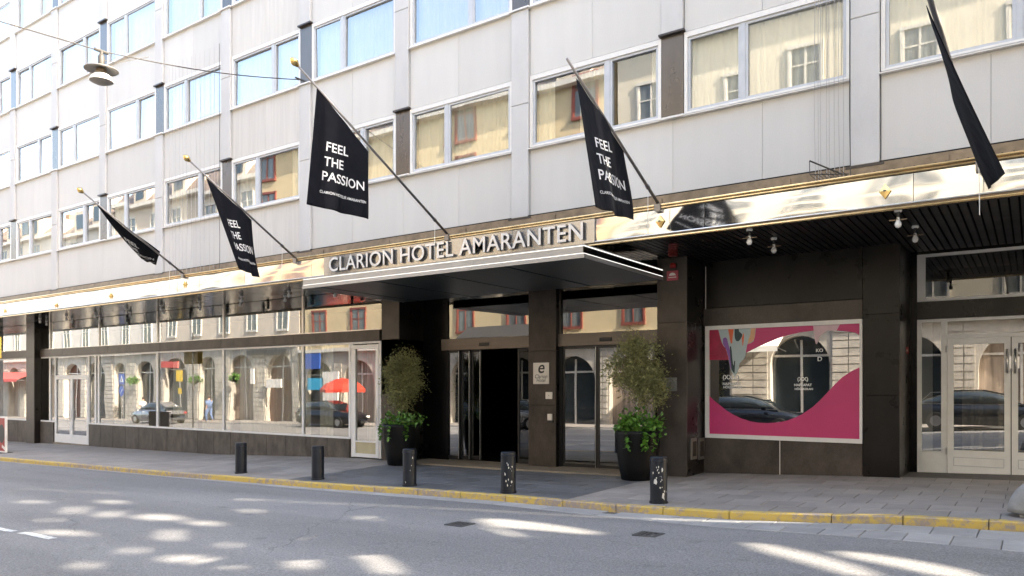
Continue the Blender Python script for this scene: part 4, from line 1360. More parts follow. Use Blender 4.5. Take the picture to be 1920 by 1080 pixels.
# 4: right of the sign, turned
B, T = pole_from(1233, 380, 1063, 110)
flagpole(B, T, 'grey flagpole without a finial, over the right end of the sign', finial=False)
X4 = B.x
d4 = (T - B)
TL = atX(1080, 146, X4); TR = atX(1168, 272, X4)
flag('black flag seen at an angle with folded lettering, right of the sign', TL, TR, on_ray(1186, 413, TR, 1.16), on_ray(1117, 388, TL, 1.9, far=False), fold=.05, nf=1.6, ph=2.2)
# 5: far right edge-on
B, T = pole_from(1838, 300, 1732, -40, X_tip=None)
flagpole(B, T, 'grey flagpole at the right edge whose tip leaves the picture', finial=False)
X5 = B.x
TL = atX(1738, 10, X5); TR = TL.lerp(B, .62)
flag('black flag hanging nearly edge-on at the right edge of the photo', TL, atX(1797, 215, X5), on_ray(1852, 356, atX(1797, 215, X5), 1.16), on_ray(1883, 326, TL, 1.9), fold=.03, nf=1.3, ph=1.0, side=-1)
# 2
B, T = pole_from(553, 483, 357, 303)
flagpole(B, T, 'grey flagpole with gold finial left of the sign, over the shop glazing')
X2 = B.x
TL = atX(386, 333, X2); TR = atX(472, 412, X2)
flag('black flag twisted on its pole with broken lettering, left of the sign', TL, TR, on_ray(485, 521, TR, 1.15), on_ray(447, 503, TL, 1.87), fold=.055, nf=1.7, ph=.2)
# 1
B, T = pole_from(342, 512, 157, 362)
flagpole(B, T, 'grey flagpole with gold finial, farthest left over the shop glazing')
X1 = B.x
TL = atX(181, 383, X1); TR = atX(300, 472, X1)
BLp = on_ray(266, 486, TL, 1.87)
flag('black flag blown flat along its pole, farthest left', TL, TR, on_ray(293, 497, TR, .9), BLp, fold=.04, nf=1.4, ph=2.6, belly=Vector((0, -.05, -.12)))

# ================================================================== STREET FURNITURE
def bollard(px, py, lab, chips):
    r = ray(px, py); t = 10.1 / r.y; X_, Y_ = r.x * t, 10.1
    for _ in range(8):
        z = pav(X_, Y_) - EYE; t = z / r.z; X_, Y_ = r.x * t, r.y * t
    Y_ = min(10.35, max(9.95, Y_)); X_ = XA(px, Y_)
    zb = pav(X_, Y_)
    R, Hh = .122, .665
    o = empty('bollard', (X_, Y_, zb), lab, 'bollard', 'row of black bollards behind the yellow kerb')
    MB().lathe([(R + .012, -.03), (R + .012, .03), (R, .036), (R, Hh - .075), (R + .006, Hh - .07), (R + .006, Hh - .055), (R, Hh - .05), (R, Hh - .012), (R - .012, Hh), (R - .03, Hh - .004)], (X_, Y_, zb), 40).build('post', 'bollard_paint', o, smooth=False)
    MB().lathe([(R - .028, Hh - .012), (.02, Hh - .008)], (X_, Y_, zb), 30).build('cap', 'iron', o)
    rnd = random.Random(int(px)); m = MB()
    a0 = math.atan2(-Y_, -X_)
    for i in range(chips):
        a = a0 + rnd.gauss(0, .45); zc = rnd.uniform(.06, Hh - .1); s = rnd.uniform(.004, .018) * (2.4 if rnd.random() < .18 else 1)
        n = 7; pts = []
        for k in range(n):
            th = 2 * math.pi * k / n; rr = s * rnd.uniform(.4, 1.2)
            aa = a + rr * math.cos(th) / R * .7; pts.append((X_ + (R + .0012) * math.cos(aa), Y_ + (R + .0012) * math.sin(aa), zb + zc + rr * math.sin(th) * 1.3))
        ctr = (X_ + (R + .002) * math.cos(a), Y_ + (R + .002) * math.sin(a), zb + zc)
        m.add([ctr] + pts, [(0, 1 + k, 1 + (k + 1) % n) for k in range(n)])
    if chips: m.build('paint_chips', 'paint_chip', o)
    return o
bollard(452, 887, 'black bollard farthest left, with a dented grey-black shaft', 0)
bollard(596, 899, 'black bollard second from left with clean unmarked paint', 0)
bollard(768, 911, 'black bollard in front of the left planter with two white chips near its top', 5)
bollard(953, 924, 'black bollard in front of the open door with chips down its left side', 13)
bollard(1235, 943, 'black bollard nearest the camera, heavily chipped, in front of the right planter', 24)

def leaf_cloud(m, c, rx, ry, rz, n, ls, rnd, clumps=26, hang=0, aspect=.32, shell=.35):
    cl = []
    for i in range(clumps):
        while True:
            p = Vector((rnd.uniform(-1, 1), rnd.uniform(-1, 1), rnd.uniform(-1, 1)))
            if p.length <= 1 and p.length > shell: break
        cl.append((Vector((c[0] + p.x * rx, c[1] + p.y * ry, c[2] + p.z * rz)), rnd.uniform(.06, .19)))
    for i in range(n):
        q, s = rnd.choice(cl)
        p = q + Vector((rnd.gauss(0, s * .6), rnd.gauss(0, s * .6), rnd.gauss(0, s * .6)))
        d = (p - Vector(c)).normalized() * .5 + Vector((rnd.uniform(-1, 1), rnd.uniform(-1, 1), rnd.uniform(-.6, 1) - hang))
        d.normalize()
        w = d.cross(Vector((rnd.uniform(-1, 1), rnd.uniform(-1, 1), rnd.uniform(-1, 1)))).normalized()
        L = ls * rnd.uniform(.6, 1.25)
        a = p; b_ = p + d * L; mid = p + d * L * .5; nn = d.cross(w) * L * .10
        m.add([a, mid + w * L * aspect * .5 + nn, b_, mid - w * L * aspect * .5 + nn], [(0, 1, 2), (0, 2, 3)])
def planter(px, Y_, R, Hh, crown, lab, labt, labi, seed):
    X_ = XA(px, Y_); zb = pav(X_, Y_)
    rnd = random.Random(seed)
    p = empty('planter', (X_, Y_, zb), lab, 'plant pot', 'tall black pots beside the entrance')
    MB().lathe([(R * .70, 0), (R * .74, .01), (R * .86, Hh * .30), (R * .95, Hh * .6), (R * .995, Hh * .93), (R, Hh), (R - .03, Hh), (R - .035, Hh - .08)], (X_, Y_, zb), 40, capt=False).build('pot', 'pot', p, smooth=True)
    MB().lathe([(R - .036, Hh - .07), (.01, Hh - .04)], (X_, Y_, zb), 24).build('soil', 'soil', p)
    # standard olive tree
    t = empty('olive_tree', (X_, Y_, zb + Hh - .06), labt, 'tree', 'small olive trees in the pots')
    z0 = zb + Hh - .06
    cz = zb + crown[0]; rz = crown[1]; rx = crown[2]
    tr = MB()
    fork = Vector((X_ + .02, Y_, cz - rz * .62))
    tr.tube([(X_, Y_, z0), (X_ + .015, Y_ + .01, (z0 + fork.z) / 2), fork], [.026, .021, .018], 8)
    tips = []
    for i in range(11):
        a = 2 * math.pi * i / 11 + rnd.uniform(-.3, .3); rr = rnd.uniform(.3, .85) * rx
        tip = Vector((X_ + rr * math.cos(a), Y_ + rr * math.sin(a), cz + rnd.uniform(-.3, .75) * rz))
        mid = fork.lerp(tip, .5) + Vector((rnd.uniform(-.05, .05), rnd.uniform(-.05, .05), .04))
        tr.tube([fork, mid, tip], [.013, .008, .003], 5)
    tr.build('trunk', 'bark', t, smooth=True)
    fo = MB()
    lobes = []
    for i in range(9):
        a = rnd.uniform(0, 6.28); f = -0.85 + 1.7 * i / 8
        off = rx * rnd.uniform(.25, .75) * (1 - .35 * abs(f))
        lobes.append((X_ + off * math.cos(a), Y_ + off * math.sin(a), cz + f * rz * .80, rnd.uniform(.18, .29)))
    for lx, ly, lz, lr in lobes:
        leaf_cloud(fo, (lx, ly, lz), lr, lr, lr * 1.15, 980, .066, rnd, clumps=13, aspect=.34, shell=.1)
        tr_pts = [Vector((X_, Y_, min(lz - .1, cz))), Vector((lx, ly, lz))]
    for i in range(46):
        lx, ly, lz, lr = rnd.choice(lobes)
        dd = Vector((rnd.uniform(-1, 1), rnd.uniform(-1, 1), rnd.uniform(-.5, 1.2))).normalized()
        s = Vector((lx, ly, lz)) + dd * lr * .6
        n_ = rnd.randint(14, 30)
        for k in range(n_):
            q = s + dd * (.013 * k) + Vector((0, 0, -.00045 * k * k))
            w = (Vector((rnd.uniform(-1, 1), rnd.uniform(-1, 1), rnd.uniform(-.5, .9))) + dd * .5).normalized()
            L = .058 * (1 - .4 * k / n_); wd = w.cross(dd).normalized() * L * .18
            fo.add([q, q + w * L * .5 + wd, q + w * L, q + w * L * .5 - wd], [(0, 1, 2), (0, 2, 3)])
    fo.build('crown', 'leaf_olive', t)
    iv = empty('ivy', (X_, Y_, z0), labi, 'plant', 'leafy green underplanting in the pots')
    il = MB()
    leaf_cloud(il, (X_, Y_, zb + Hh + .05), R * .95, R * .95, .13, 520 if seed == 11 else 1050, .085, rnd, clumps=34, aspect=.85, shell=.0)
    for i in range(5):
        a = rnd.uniform(-2.6, -.3); rr = R + .03
        for k in range(16):
            q = Vector((X_ + (rr + rnd.uniform(-.01, .05)) * math.cos(a), Y_ + (rr + rnd.uniform(-.01, .05)) * math.sin(a), zb + Hh - .02 * k))
            w = Vector((rnd.uniform(-1, 1), rnd.uniform(-1, 0), rnd.uniform(-1, .3))).normalized(); L = .09
            wd = w.cross(Vector((0, 0, 1))).normalized() * L * .42
            il.add([q, q + w * L * .5 + wd, q + w * L, q + w * L * .5 - wd], [(0, 1, 2), (0, 2, 3)])
    il.build('leaves', 'leaf_bright', iv)
    st = MB()
    for i in range(10):
        a = rnd.uniform(0, 6.28)
        st.tube([(X_ + .05 * math.cos(a), Y_ + .05 * math.sin(a), z0), (X_ + R * .6 * math.cos(a), Y_ + R * .6 * math.sin(a), z0 + .14), (X_ + R * .95 * math.cos(a), Y_ + R * .95 * math.sin(a), z0 + .12)], .004, 4)
    st.build('stems', 'bark', iv)
planter(753, 12.72, .43, .93, (1.92, .64, .44), 'tall tapered black pot left of the open entrance', 'small bushy olive tree in the left pot beside the open entrance', 'bright green ivy trailing over the left pot', 11)
planter(1196, 12.60, .41, .90, (1.98, .54, .48), 'tall tapered black pot in front of the right-hand stone column', 'small bushy olive tree in the right pot before the closed glass door', 'bright green ivy filling the rim of the right pot', 23)

# hanging street lamp on its span wire
WX = -14.0
att = Vector((WX, YU - .02, ZA(560, 152, YU)))
lampw = atX(190, 96, WX)
lo = atX(0, 40, WX)
other = Vector((WX, -6.9, 9.3))
sw = empty('span_wire', att, 'thin dark span wire slung across the street from the facade to hold the lamp', 'wire')
sl1 = [att.lerp(lampw, t) + Vector((0, 0, -.10 * math.sin(math.pi * t))) for t in frange(0, 1, 8)]
dirv = (lo - lampw)
sl2 = [lampw, lo, lo + (other - lo) * .5 + Vector((0, 0, -.45)), other]
MB().tube(sl1, .011, 6).build('wire', 'wire', sw)
MB().tube(sl2, .011, 6).build('wire', 'wire', sw)
MB().tube([att + Vector((0, .02, 0)), att + Vector((0, -.16, 0))], .02, 8).build('anchor', 'wire', sw)
MB().tube([lampw + Vector((0, .9, .22)), lampw + Vector((0, .3, -.10)), lampw + Vector((0, 0, -.16))], .007, 5).build('feed_cable', 'wire', sw)
hl = empty('street_lamp', lampw, 'grey disc-shaped street lamp with white glass bowl hanging from the span wire', 'street lamp')
c = lampw
MB().tube([c + Vector((0, -.12, .0)), c + Vector((0, .12, .0))], .03, 8).build('wire_clamp', 'wire', hl)
MB().tube([c, c + Vector((0, 0, -.06))], .03, 10).build('hanger', 'wire', hl)
MB().lathe([(.045, -.30), (.055, -.28), (.055, -.10), (.035, -.06)], c, 20).build('stem', 'wire', hl, smooth=True)
MB().lathe([(.05, -.28), (.12, -.285), (.28, -.335), (.29, -.345), (.28, -.352), (.13, -.315), (.06, -.31)], c, 40, False, False).build('shade', 'lamp_grey', hl, smooth=True)
MB().lathe([(.06, -.31), (.085, -.33), (.09, -.38), (.07, -.41)], c, 24).build('lamp_socket', 'brass_dull', hl, smooth=True)
MB().lathe([(.075, -.40), (.10, -.405), (.165, -.46), (.20, -.53), (.205, -.55), (.195, -.555)], c, 36, True, False).build('bowl', 'opal', hl, smooth=True)
MB().lathe([(.196, -.555), (.10, -.60), (.02, -.612)], c, 36, False, True).build('lens', 'lamp_grey', hl, smooth=True)

# hanging decorative wires on the facade
def wire_curtain(x0, x1, n, z0, z1, y, lab, frame_z=None):
    w = empty('wire_trellis', (x0, y, z0), lab, 'wires', 'bundles of thin climbing wires on the facade')
    rnd = random.Random(int(abs(x0) * 10))
    for i in range(n):
        x = x0 + (x1 - x0) * (i / (n - 1)) ** 1.15 + rnd.uniform(-.02, .02)
        pts = [(x + rnd.uniform(-.012, .012), y + rnd.uniform(-.02, .02), z0 + (z1 - z0) * t) for t in frange(0, 1, 7)]
        MB().tube(pts, .004 if i < n - 1 else .007, 5).build('wire', 'fine_wire' if i < n - 1 else 'wire', w)
    if frame_z:
        m = MB()
        m.tube([(x0, y - .32, frame_z + .16), (x1 - .1, y + .05, frame_z)], .012, 5)
        m.tube([(x0, y - .3, frame_z - .03), (x1, y - .02, frame_z - .03)], .008, 5)
        m.tube([(x0, y - .32, frame_z + .16), (x0, y - .3, frame_z - .03)], .006, 5)
        for k in range(9):
            xx = x0 + (x1 - x0) * k / 9; m.tube([(xx, y - .3, frame_z - .03), (xx + .05, y - .05, frame_z - .08)], .005, 4)
        m.build('bracket', 'wire', w)
wire_curtain(XA(1528, 11.42), XA(1592, 11.42), 9, ZF1 + .03, 11.5, 11.42, 'bundle of thin wires with a dark bracket over the poster window', frame_z=ZF1 + .12)
wire_curtain(XA(318, 11.45), XA(411, 11.45), 13, ZF1 + .1, 10.4, 11.45, 'bundle of thin wires on the stained panels above the second flag from the left')
for z in (SH[1] - .6, HH[0] + .45, ):
    pass

# perforations along the brass apron and bits of leaf litter by the kerb
m = MB(); x = XE - .2
while x > -16:
    for dx in (0,):
        m.box(x - .010, x + .010, YU - .0835, YU - .0812, ZF1 + .085, ZF1 + .105)
    x -= .125
m.build('perforations', 'black_gap', hotel, kind='stuff')
m = MB(); rl = random.Random(5)
for i in range(150):
    x = rl.uniform(-22, .5); y = rl.choice([rl.uniform(9.35, 9.62), rl.uniform(9.8, 12.8), rl.uniform(7.2, 9.3)])
    z = (road(x, y) if y < YC else pav(x, y)) + .008
    s_ = rl.uniform(.008, .022); a = rl.uniform(0, 3.14); ca, sa = math.cos(a) * s_, math.sin(a) * s_
    m.add([(x - ca, y - sa, z), (x + sa * .5, y - ca * .5, z + .004), (x + ca, y + sa, z), (x - sa * .5, y + ca * .5, z + .003)], [(0, 1, 2, 3)])
tag(m.build('leaf_litter', 'bark', None, origin=(-8, 9.5, 0)), 'specks of leaf litter and grit along the kerb and pavement', 'litter', kind='stuff')

# bulbs under the soffit
def bulb(X_, Y_, z, lab, drop=.17, withcross=True):
    b_ = empty('bulb_lamp', (X_, Y_, z), lab, 'lamp', 'bare bulbs under the black soffit')
    MB().lathe([(.045, -.02), (.05, 0), (.045, .02)], (X_, Y_, z - .02), 12).build('ceiling_rose', 'opal', b_, smooth=True)
    MB().lathe([(.018, -drop + .03), (.022, -.04)], (X_, Y_, z), 8).build('stem', 'black_plastic', b_)
    MB().lathe([(.004, -.085), (.03, -.075), (.043, -.045), (.04, -.015), (.024, .01), (.02, .045), (.018, .06)], (X_, Y_, z - drop), 16).build('bulb', 'opal', b_, smooth=True)
    if withcross:
        m = MB(); m.box(X_ - .11, X_ + .11, Y_ - .006, Y_ + .006, z - drop + .02, z - drop + .03); m.box(X_ - .006, X_ + .006, Y_ - .11, Y_ - .0065, z - drop + .02, z - drop + .03)
        m.box(X_ - .006, X_ + .006, Y_ + .0065, Y_ + .11, z - drop + .02, z - drop + .03)
        m.build('cross_bar', 'brass_dull', b_)
    return b_
for px, py, lab in ((1405, 445, 'bare white bulb under the black soffit, leftmost above the poster'), (1451, 461, 'bare white bulb under the black soffit, second from left above the poster'),
                    (1684, 411, 'bare white bulb under the soffit in front of the black stone column'), (1716, 440, 'bare white bulb under the soffit at the corner above the glass door')):
    r = ray(px, py); t = (ZS - .14 - EYE) / r.z; bulb(r.x * t, r.y * t, ZS - .004, lab)
# the rows over the left glazing, seen mirrored in it
k = 0
ordn = ['first', 'second', 'third', 'fourth', 'fifth', 'sixth', 'seventh', 'eighth', 'ninth', 'tenth', 'eleventh', 'twelfth', 'thirteenth', 'fourteenth', 'fifteenth', 'sixteenth']
for i in range(9):
    for j in range(2):
        m = bulb(-13.3 - 1.9 * i - .9 * j, 12.2 + .6 * j, ZS - .004, 'bare bulb over the shop glazing, %s from the canopy in the %s row' % (ordn[i], ('street-side', 'glass-side')[j]), drop=.09)

# ================================================================== SIGNS AND SMALL THINGS ON THE WALLS
YP = YB - .1
def wall_xy(px0, px1, py0, py1, Y_): return XA(px0, Y_), XA(px1, Y_), ZA((px0 + px1) / 2, py1, Y_), ZA((px0 + px1) / 2, py0, Y_)
a, c, z0, z1 = wall_xy(1000.5, 1030, 680, 720, YP)
pl = empty('hotel_plaque', (a, YP - .02, z0), 'white plaque with black emblem and the words Clarion Hotel on the pillar between the doors', 'sign')
MB().slab_y(a, c, YP - .022, YP - .001, z0, z1, .004).build('plate', 'white_plastic', pl)
w = c - a; h = z1 - z0; fy = YP - .0235
def pt(x, y): return (x, fy, y)
vs, fs = text_geo('e', 1.0, .012)
mn, mx_ = min(v.x for v in vs), max(v.x for v in vs); my = max(v.y for v in vs); s = w * .40 / (mx_ - mn)
MB().add([(a + w * .30 + (v.x - mn) * s + v.y * s * .18, fy, z0 + h * .52 + v.y * s) for v in vs], fs).build('emblem', 'print_black', pl)
for t_, zz_, ww in (('Clarion', .27, .78), ('Hotel', .10, .54)):
    vs, fs = text_geo(t_, 1.0, .004); mn, mx_ = min(v.x for v in vs), max(v.x for v in vs); s = w * ww / (mx_ - mn)
    MB().add([(a + w * (1 - ww) / 2 + (v.x - mn) * s + v.y * s * .2, fy, z0 + h * zz_ + v.y * s * 1.1) for v in vs], fs).build('lettering', 'print_black', pl)
a, c, z0, z1 = wall_xy(1024, 1036.5, 735, 748, YP)
ic = empty('intercom', (a, YP, z0), 'small square white intercom with a black button below the plaque', 'intercom')
MB().slab_y(a, c, YP - .03, YP - .001, z0, z1, .004).build('case', 'white_plastic', ic)
MB().lathe([(.012, 0), (.012, .01)], ((a + c) / 2, YP - .034, (z0 + z1) / 2), 10).build('button', 'print_black', ic)
a, c, z0, z1 = wall_xy(1028, 1036, 776, 788, YP)
cr = empty('card_reader', (a, YP, z0), 'small grey and black card reader, lowest on the pillar between the doors', 'card reader')
MB().slab_y(a, c, YP - .04, YP - .001, z0, z1, .004).build('case', 'white_plastic', cr)
MB().slab_y(a + .02, c + .03, YP - .03, YP - .001, z0 - .05, z0 - .002, .004).build('bracket', 'black_plastic', cr)

a, c, z0, z1 = wall_xy(1251, 1272, 508, 526, YA)
sg = empty('alarm_sign', (a, YA, z0), 'small red sign with a pale half-moon bell symbol high on the stone column', 'sign')
MB().slab_y(a, c, YA - .02, YA - .001, z0, z1, .003).build('plate', 'sign_pink', sg)
w, h = c - a, z1 - z0
MB().poly([[(a + w * .5 + w * .3 * math.cos(t), z0 + h * .5 + h * .3 * math.sin(t)) for t in frange(0, math.pi, 12)]], lambda x, z: (x, YA - .0215, z)).build('bell_symbol', 'white_plastic', sg)
MB().box(a + w * .15, c - w * .15, YA - .0215, YA - .0205, z0 + h * .28, z0 + h * .36).build('bell_symbol', 'white_plastic', sg)
X_ = XA(1262, YA - .05); Z_ = ZA(1262, 498, YA - .05)
al = empty('alarm_strobe', (X_, YA, Z_), 'small red strobe light on the stone column above the red sign', 'alarm light')
MB().lathe([(.055, -.045), (.06, 0), (.045, .035), (.01, .05)], (X_, YA - .06, Z_), 18).build('lens', 'red_plastic', al, smooth=True)
MB().box(X_ - .05, X_ + .05, YA - .03, YA - .001, Z_ - .05, Z_ + .05).build('base', 'black_plastic', al)
Z_ = ZS - .004; r = ray(1262, 470); t = (ZS - .14 - EYE) / r.z; X_, Y_ = r.x * t, r.y * t
sr = empty('siren', (X_, Y_, Z_), 'dark red ribbed siren drum hanging under the soffit above the stone column', 'siren')
m = MB()
prof = []
for i in range(7): prof += [(.085 + .01 * math.sin(i), -.23 + i * .032), (.068, -.215 + i * .032)]
MB().lathe(prof, (X_, Y_, Z_), 24).build('drum', 'siren_red', sr)
MB().lathe([(.02, -.015), (.02, 0)], (X_, Y_, Z_), 10).build('mount', 'black_plastic', sr)
a, c, z0, z1 = wall_xy(1243, 1269, 708, 733, YA)
ss = empty('sticker_plate', (a, YA, z0), 'worn silvery notice plate on the stone column beside the right olive tree', 'notice')
MB().slab_y(a, c, YA - .006, YA - .001, z0, z1, .002).build('plate', 'silver_sticker', ss)
MB().slab_y(a + .04, a + .16, YA - .008, YA - .0065, z0 + .03, z0 + .06, .0005).build('print', 'print_black', ss)
a, c, z0, z1 = wall_xy(1233, 1243, 655, 667, YA)
cm = empty('camera_unit', (a, YA, z0), 'small black security camera on the left edge of the stone column', 'camera')
MB().slab_y(a, c, YA - .12, YA - .02, z0, z1, .01).build('housing', 'black_plastic', cm)
MB().tube([((a + c) / 2, YA - .03, (z0 + z1) / 2), ((a + c) / 2, YA, (z0 + z1) / 2)], .015, 8).build('arm', 'black_plastic', cm)
# louvre boxes on the side of the column
XS_ = XA(1288, YA) + .001
for i, (px0, px1) in enumerate(((1295, 1304), (1309, 1318))):
    ya = XS_ / ratio(px0); yb = XS_ / ratio(px1)
    d0 = -XS_ * ST + ya * CT
    z0 = (HY - 862) / F * d0 + EYE; z1 = (HY - 822) / F * d0 + EYE
    vb = empty('meter_box', (XS_, ya, z0), ('narrow bronze box low on the column side, the left of the pair', 'narrow bronze box low on the column side, the right of the pair')[i], 'box', 'pair of narrow bronze boxes')
    MB().box(XS_, XS_ + .03, ya, yb, z0, z1).build('cover', 'steel_brushed', vb)
    MB().box(XS_ + .03, XS_ + .034, ya + .03, yb - .03, z0 + .06, z1 - .06).build('slot', 'bronze_dark', vb)
# white cable at the corner
X_ = XP0 + .05
cb = MB().tube([(XA(1323, YB - .02), YB - .015, ZA(1323, 500, YB)), (XA(1323, YB - .02), YB - .015, ZA(1323, 580, YB))], .008, 6).build('cable', 'white_plastic', None, origin=(XA(1323, YB), YB, ZA(1323, 580, YB)),
     label='thin white cable running down the dark corner left of the poster', cat='cable')
Xc = XA(1687, YB - .05) + .001
yy = Xc / ratio(1701); dd = -Xc * ST + yy * CT; zz_ = (HY - 657) / F * dd + EYE
rs = empty('red_tag', (Xc, yy, zz_), 'tiny red and white sticker on the polished side of the black stone column', 'sticker')
MB().box(Xc, Xc + .003, yy - .16, yy + .16, zz_ - .055, zz_ + .055).build('plate', 'red_plastic', rs)
MB().box(Xc + .0035, Xc + .0045, yy - .11, yy + .02, zz_ - .02, zz_ + .015).build('print', 'white_plastic', rs)

# yellow parking sign at the left edge, on its pole outside the picture
Yp = 9.95
Xp = XA(-9, Yp); zb = pav(Xp, Yp)
ps = empty('parking_sign', (Xp, Yp, zb), 'yellow parking notice cut off by the left edge of the photo', 'sign')
MB().tube([(Xp, Yp, zb), (Xp, Yp, ZA(-9, 600, Yp))], .03, 10).build('pole', 'steel', ps)
a, c, z0, z1 = XA(-26, Yp), XA(5, Yp), ZA(0, 672, Yp), ZA(0, 632, Yp)
MB().slab_y(a, c, Yp - .05, Yp - .035, z0, z1, .003).build('plate', 'sign_yellow', ps)
for t_, f_, w_ in (('P', .55, .16), ('8-18', .18, .45)):
    vs, fs = text_geo(t_, 1.0, .01); mn, mx_ = min(v.x for v in vs), max(v.x for v in vs); s = (c - a) * w_ / (mx_ - mn)
    MB().add([(a + (c - a) * (.2 if t_ == 'P' else .45) + (v.x - mn) * s, Yp - .0515, z0 + (z1 - z0) * f_ + v.y * s) for v in vs], fs).build('print', 'print_black', ps)
# red board on the pavement at the left edge
Yb_ = 10.5
a, c = XA(-24, Yb_), XA(12, Yb_); zb = pav(XA(5, Yb_), Yb_)
ab = empty('pavement_board', (a, Yb_, zb), 'red advertising board in a white frame on the pavement, cut off by the left edge', 'sign board')
ztop = ZA(8, 781, Yb_)
m = MB(); m.box(a, c, Yb_ - .03, Yb_ + .03, zb + .02, zb + .06); m.box(a, c, Yb_ - .03, Yb_ + .03, ztop - .05, ztop)
m.box(c - .05, c, Yb_ - .03, Yb_ + .03, zb + .061, ztop - .051); m.box(a, a + .05, Yb_ - .03, Yb_ + .03, zb + .061, ztop - .051)
m.build('board_frame', 'white_plastic', ab)
MB().box(a + .05, c - .05, Yb_ - .01, Yb_ + .005, zb + .06, ztop - .05).build('poster', 'red_plastic', ab)
MB().box(a + .05, c - .05, Yb_ + .006, Yb_ + .012, zb + .06, ztop - .05).build('back', 'white_plastic', ab)
xm = c - .32; zm = (zb + ztop) / 2 + .03
MB().poly([[(xm + .21 * math.cos(t), zm + .30 * math.sin(t)) for t in frange(0, 2 * math.pi, 22)[:-1]]], lambda x, z: (x, Yb_ - .0115, z)).build('dark_shape', 'print_black', ab)
m = MB()
for i in range(3): m.box(c - .30 + i * .07, c - .24 + i * .07, Yb_ - .0125, Yb_ - .0118, zb + .16 - .03 * i, zb + .26 - .03 * i)
m.build('print', 'white_plastic', ab)
MB().box(a, c, Yb_ - .2, Yb_ + .2, zb, zb + .02).build('foot', 'iron', ab)

# pale concrete traffic block at the right edge
Yk = 10.2
Xk = XA(1888, Yk) + .62; zb = pav(Xk, Yk)
kb = empty('traffic_block', (Xk, Yk, zb), 'pale rounded concrete traffic block cut off by the right edge of the photo', 'traffic block')
m = MB(); nn, mm = 32, 12; vs = []
for j in range(mm + 1):
    ph = j / mm * math.pi / 2
    for k in range(nn):
        t = 2 * math.pi * k / nn
        c_ = math.copysign(abs(math.cos(t)) ** .75, math.cos(t)); s_ = math.copysign(abs(math.sin(t)) ** .75, math.sin(t))
        rr = math.cos(ph) ** .8
        vs.append((Xk + .62 * rr * c_ + .04 * j / mm, Yk + .30 * rr * s_, zb + .04 + .46 * math.sin(ph)))
m.add(vs, [(j * nn + k, j * nn + (k + 1) % nn, (j + 1) * nn + (k + 1) % nn, (j + 1) * nn + k) for j in range(mm) for k in range(nn)] + [tuple(reversed(range(nn)))])
m.build('body', 'concrete', kb, smooth=True)
MB().box(Xk - .5, Xk + .5, Yk - .2, Yk + .2, zb, zb + .05).build('foot', 'concrete', kb)

# ================================================================== ACROSS THE STREET (what the glass and the fascia mirror)
YO = -7.0
def arch_pts(x, w, z0, zs, n=10):
    pts = [(x - w / 2, z0), (x + w / 2, z0)]
    pts += [(x + w / 2 * math.cos(t), zs + w / 2 * math.sin(t)) for t in frange(0, math.pi, n)]
    return pts
_wc = {}
def opp_window(parent, x, z, w, h, trim, arched=False, surround=True):
    key = (round(w, 2), round(h, 2), trim, arched)
    if key not in _wc:
        m = MB(); t = .10; y0, y1 = YO, YO + .07
        m.box(-w / 2 - t, w / 2 + t, y0 - YO, y1 - YO + .05, -t * 1.4, -.001)
        m.box(-w / 2 - t, -w / 2, 0, .07, 0, h); m.box(w / 2, w / 2 + t, 0, .07, 0, h)
        m.box(-w / 2 - t, w / 2 + t, 0, .09, h + .001, h + t * 1.3)
        f = m.build('window', trim, None)
        g = MB().box(-w / 2, w / 2, 0, .02, 0, h).build('pane', 'opp_pane', f)
        b_ = MB(); b_.box(-.035, .035, .021, .05, 0, h); b_.box(-w / 2, -.036, .021, .045, h * .66, h * .66 + .06); b_.box(.036, w / 2, .021, .045, h * .66, h * .66 + .06)
        b_.box(-w / 2, -w / 2 + .05, .021, .045, 0, h); b_.box(w / 2 - .05, w / 2, .021, .045, 0, h)
        sb = b_.build('glazing_bars', trim if trim == 'opp_red' else 'opp_trim', f)
        KIDS[f.name] = [g, sb]
        if arched:
            aa = MB().poly([[(w / 2 * math.cos(t), h + w / 2 * math.sin(t)) for t in frange(0, math.pi, 10)]], lambda a, b2: (a, .10, b2)).build('arch_light', 'chimney_brick', f)
            KIDS[f.name].append(aa)
        _wc[key] = f
        for o_ in [f] + KIDS[f.name]: WL[o_.name] = WL.get(o_.name, Vector((0, 0, 0)))
    f = _wc[key]
    return copy_tree(f, parent, Vector((x, YO, z)) - W(parent))
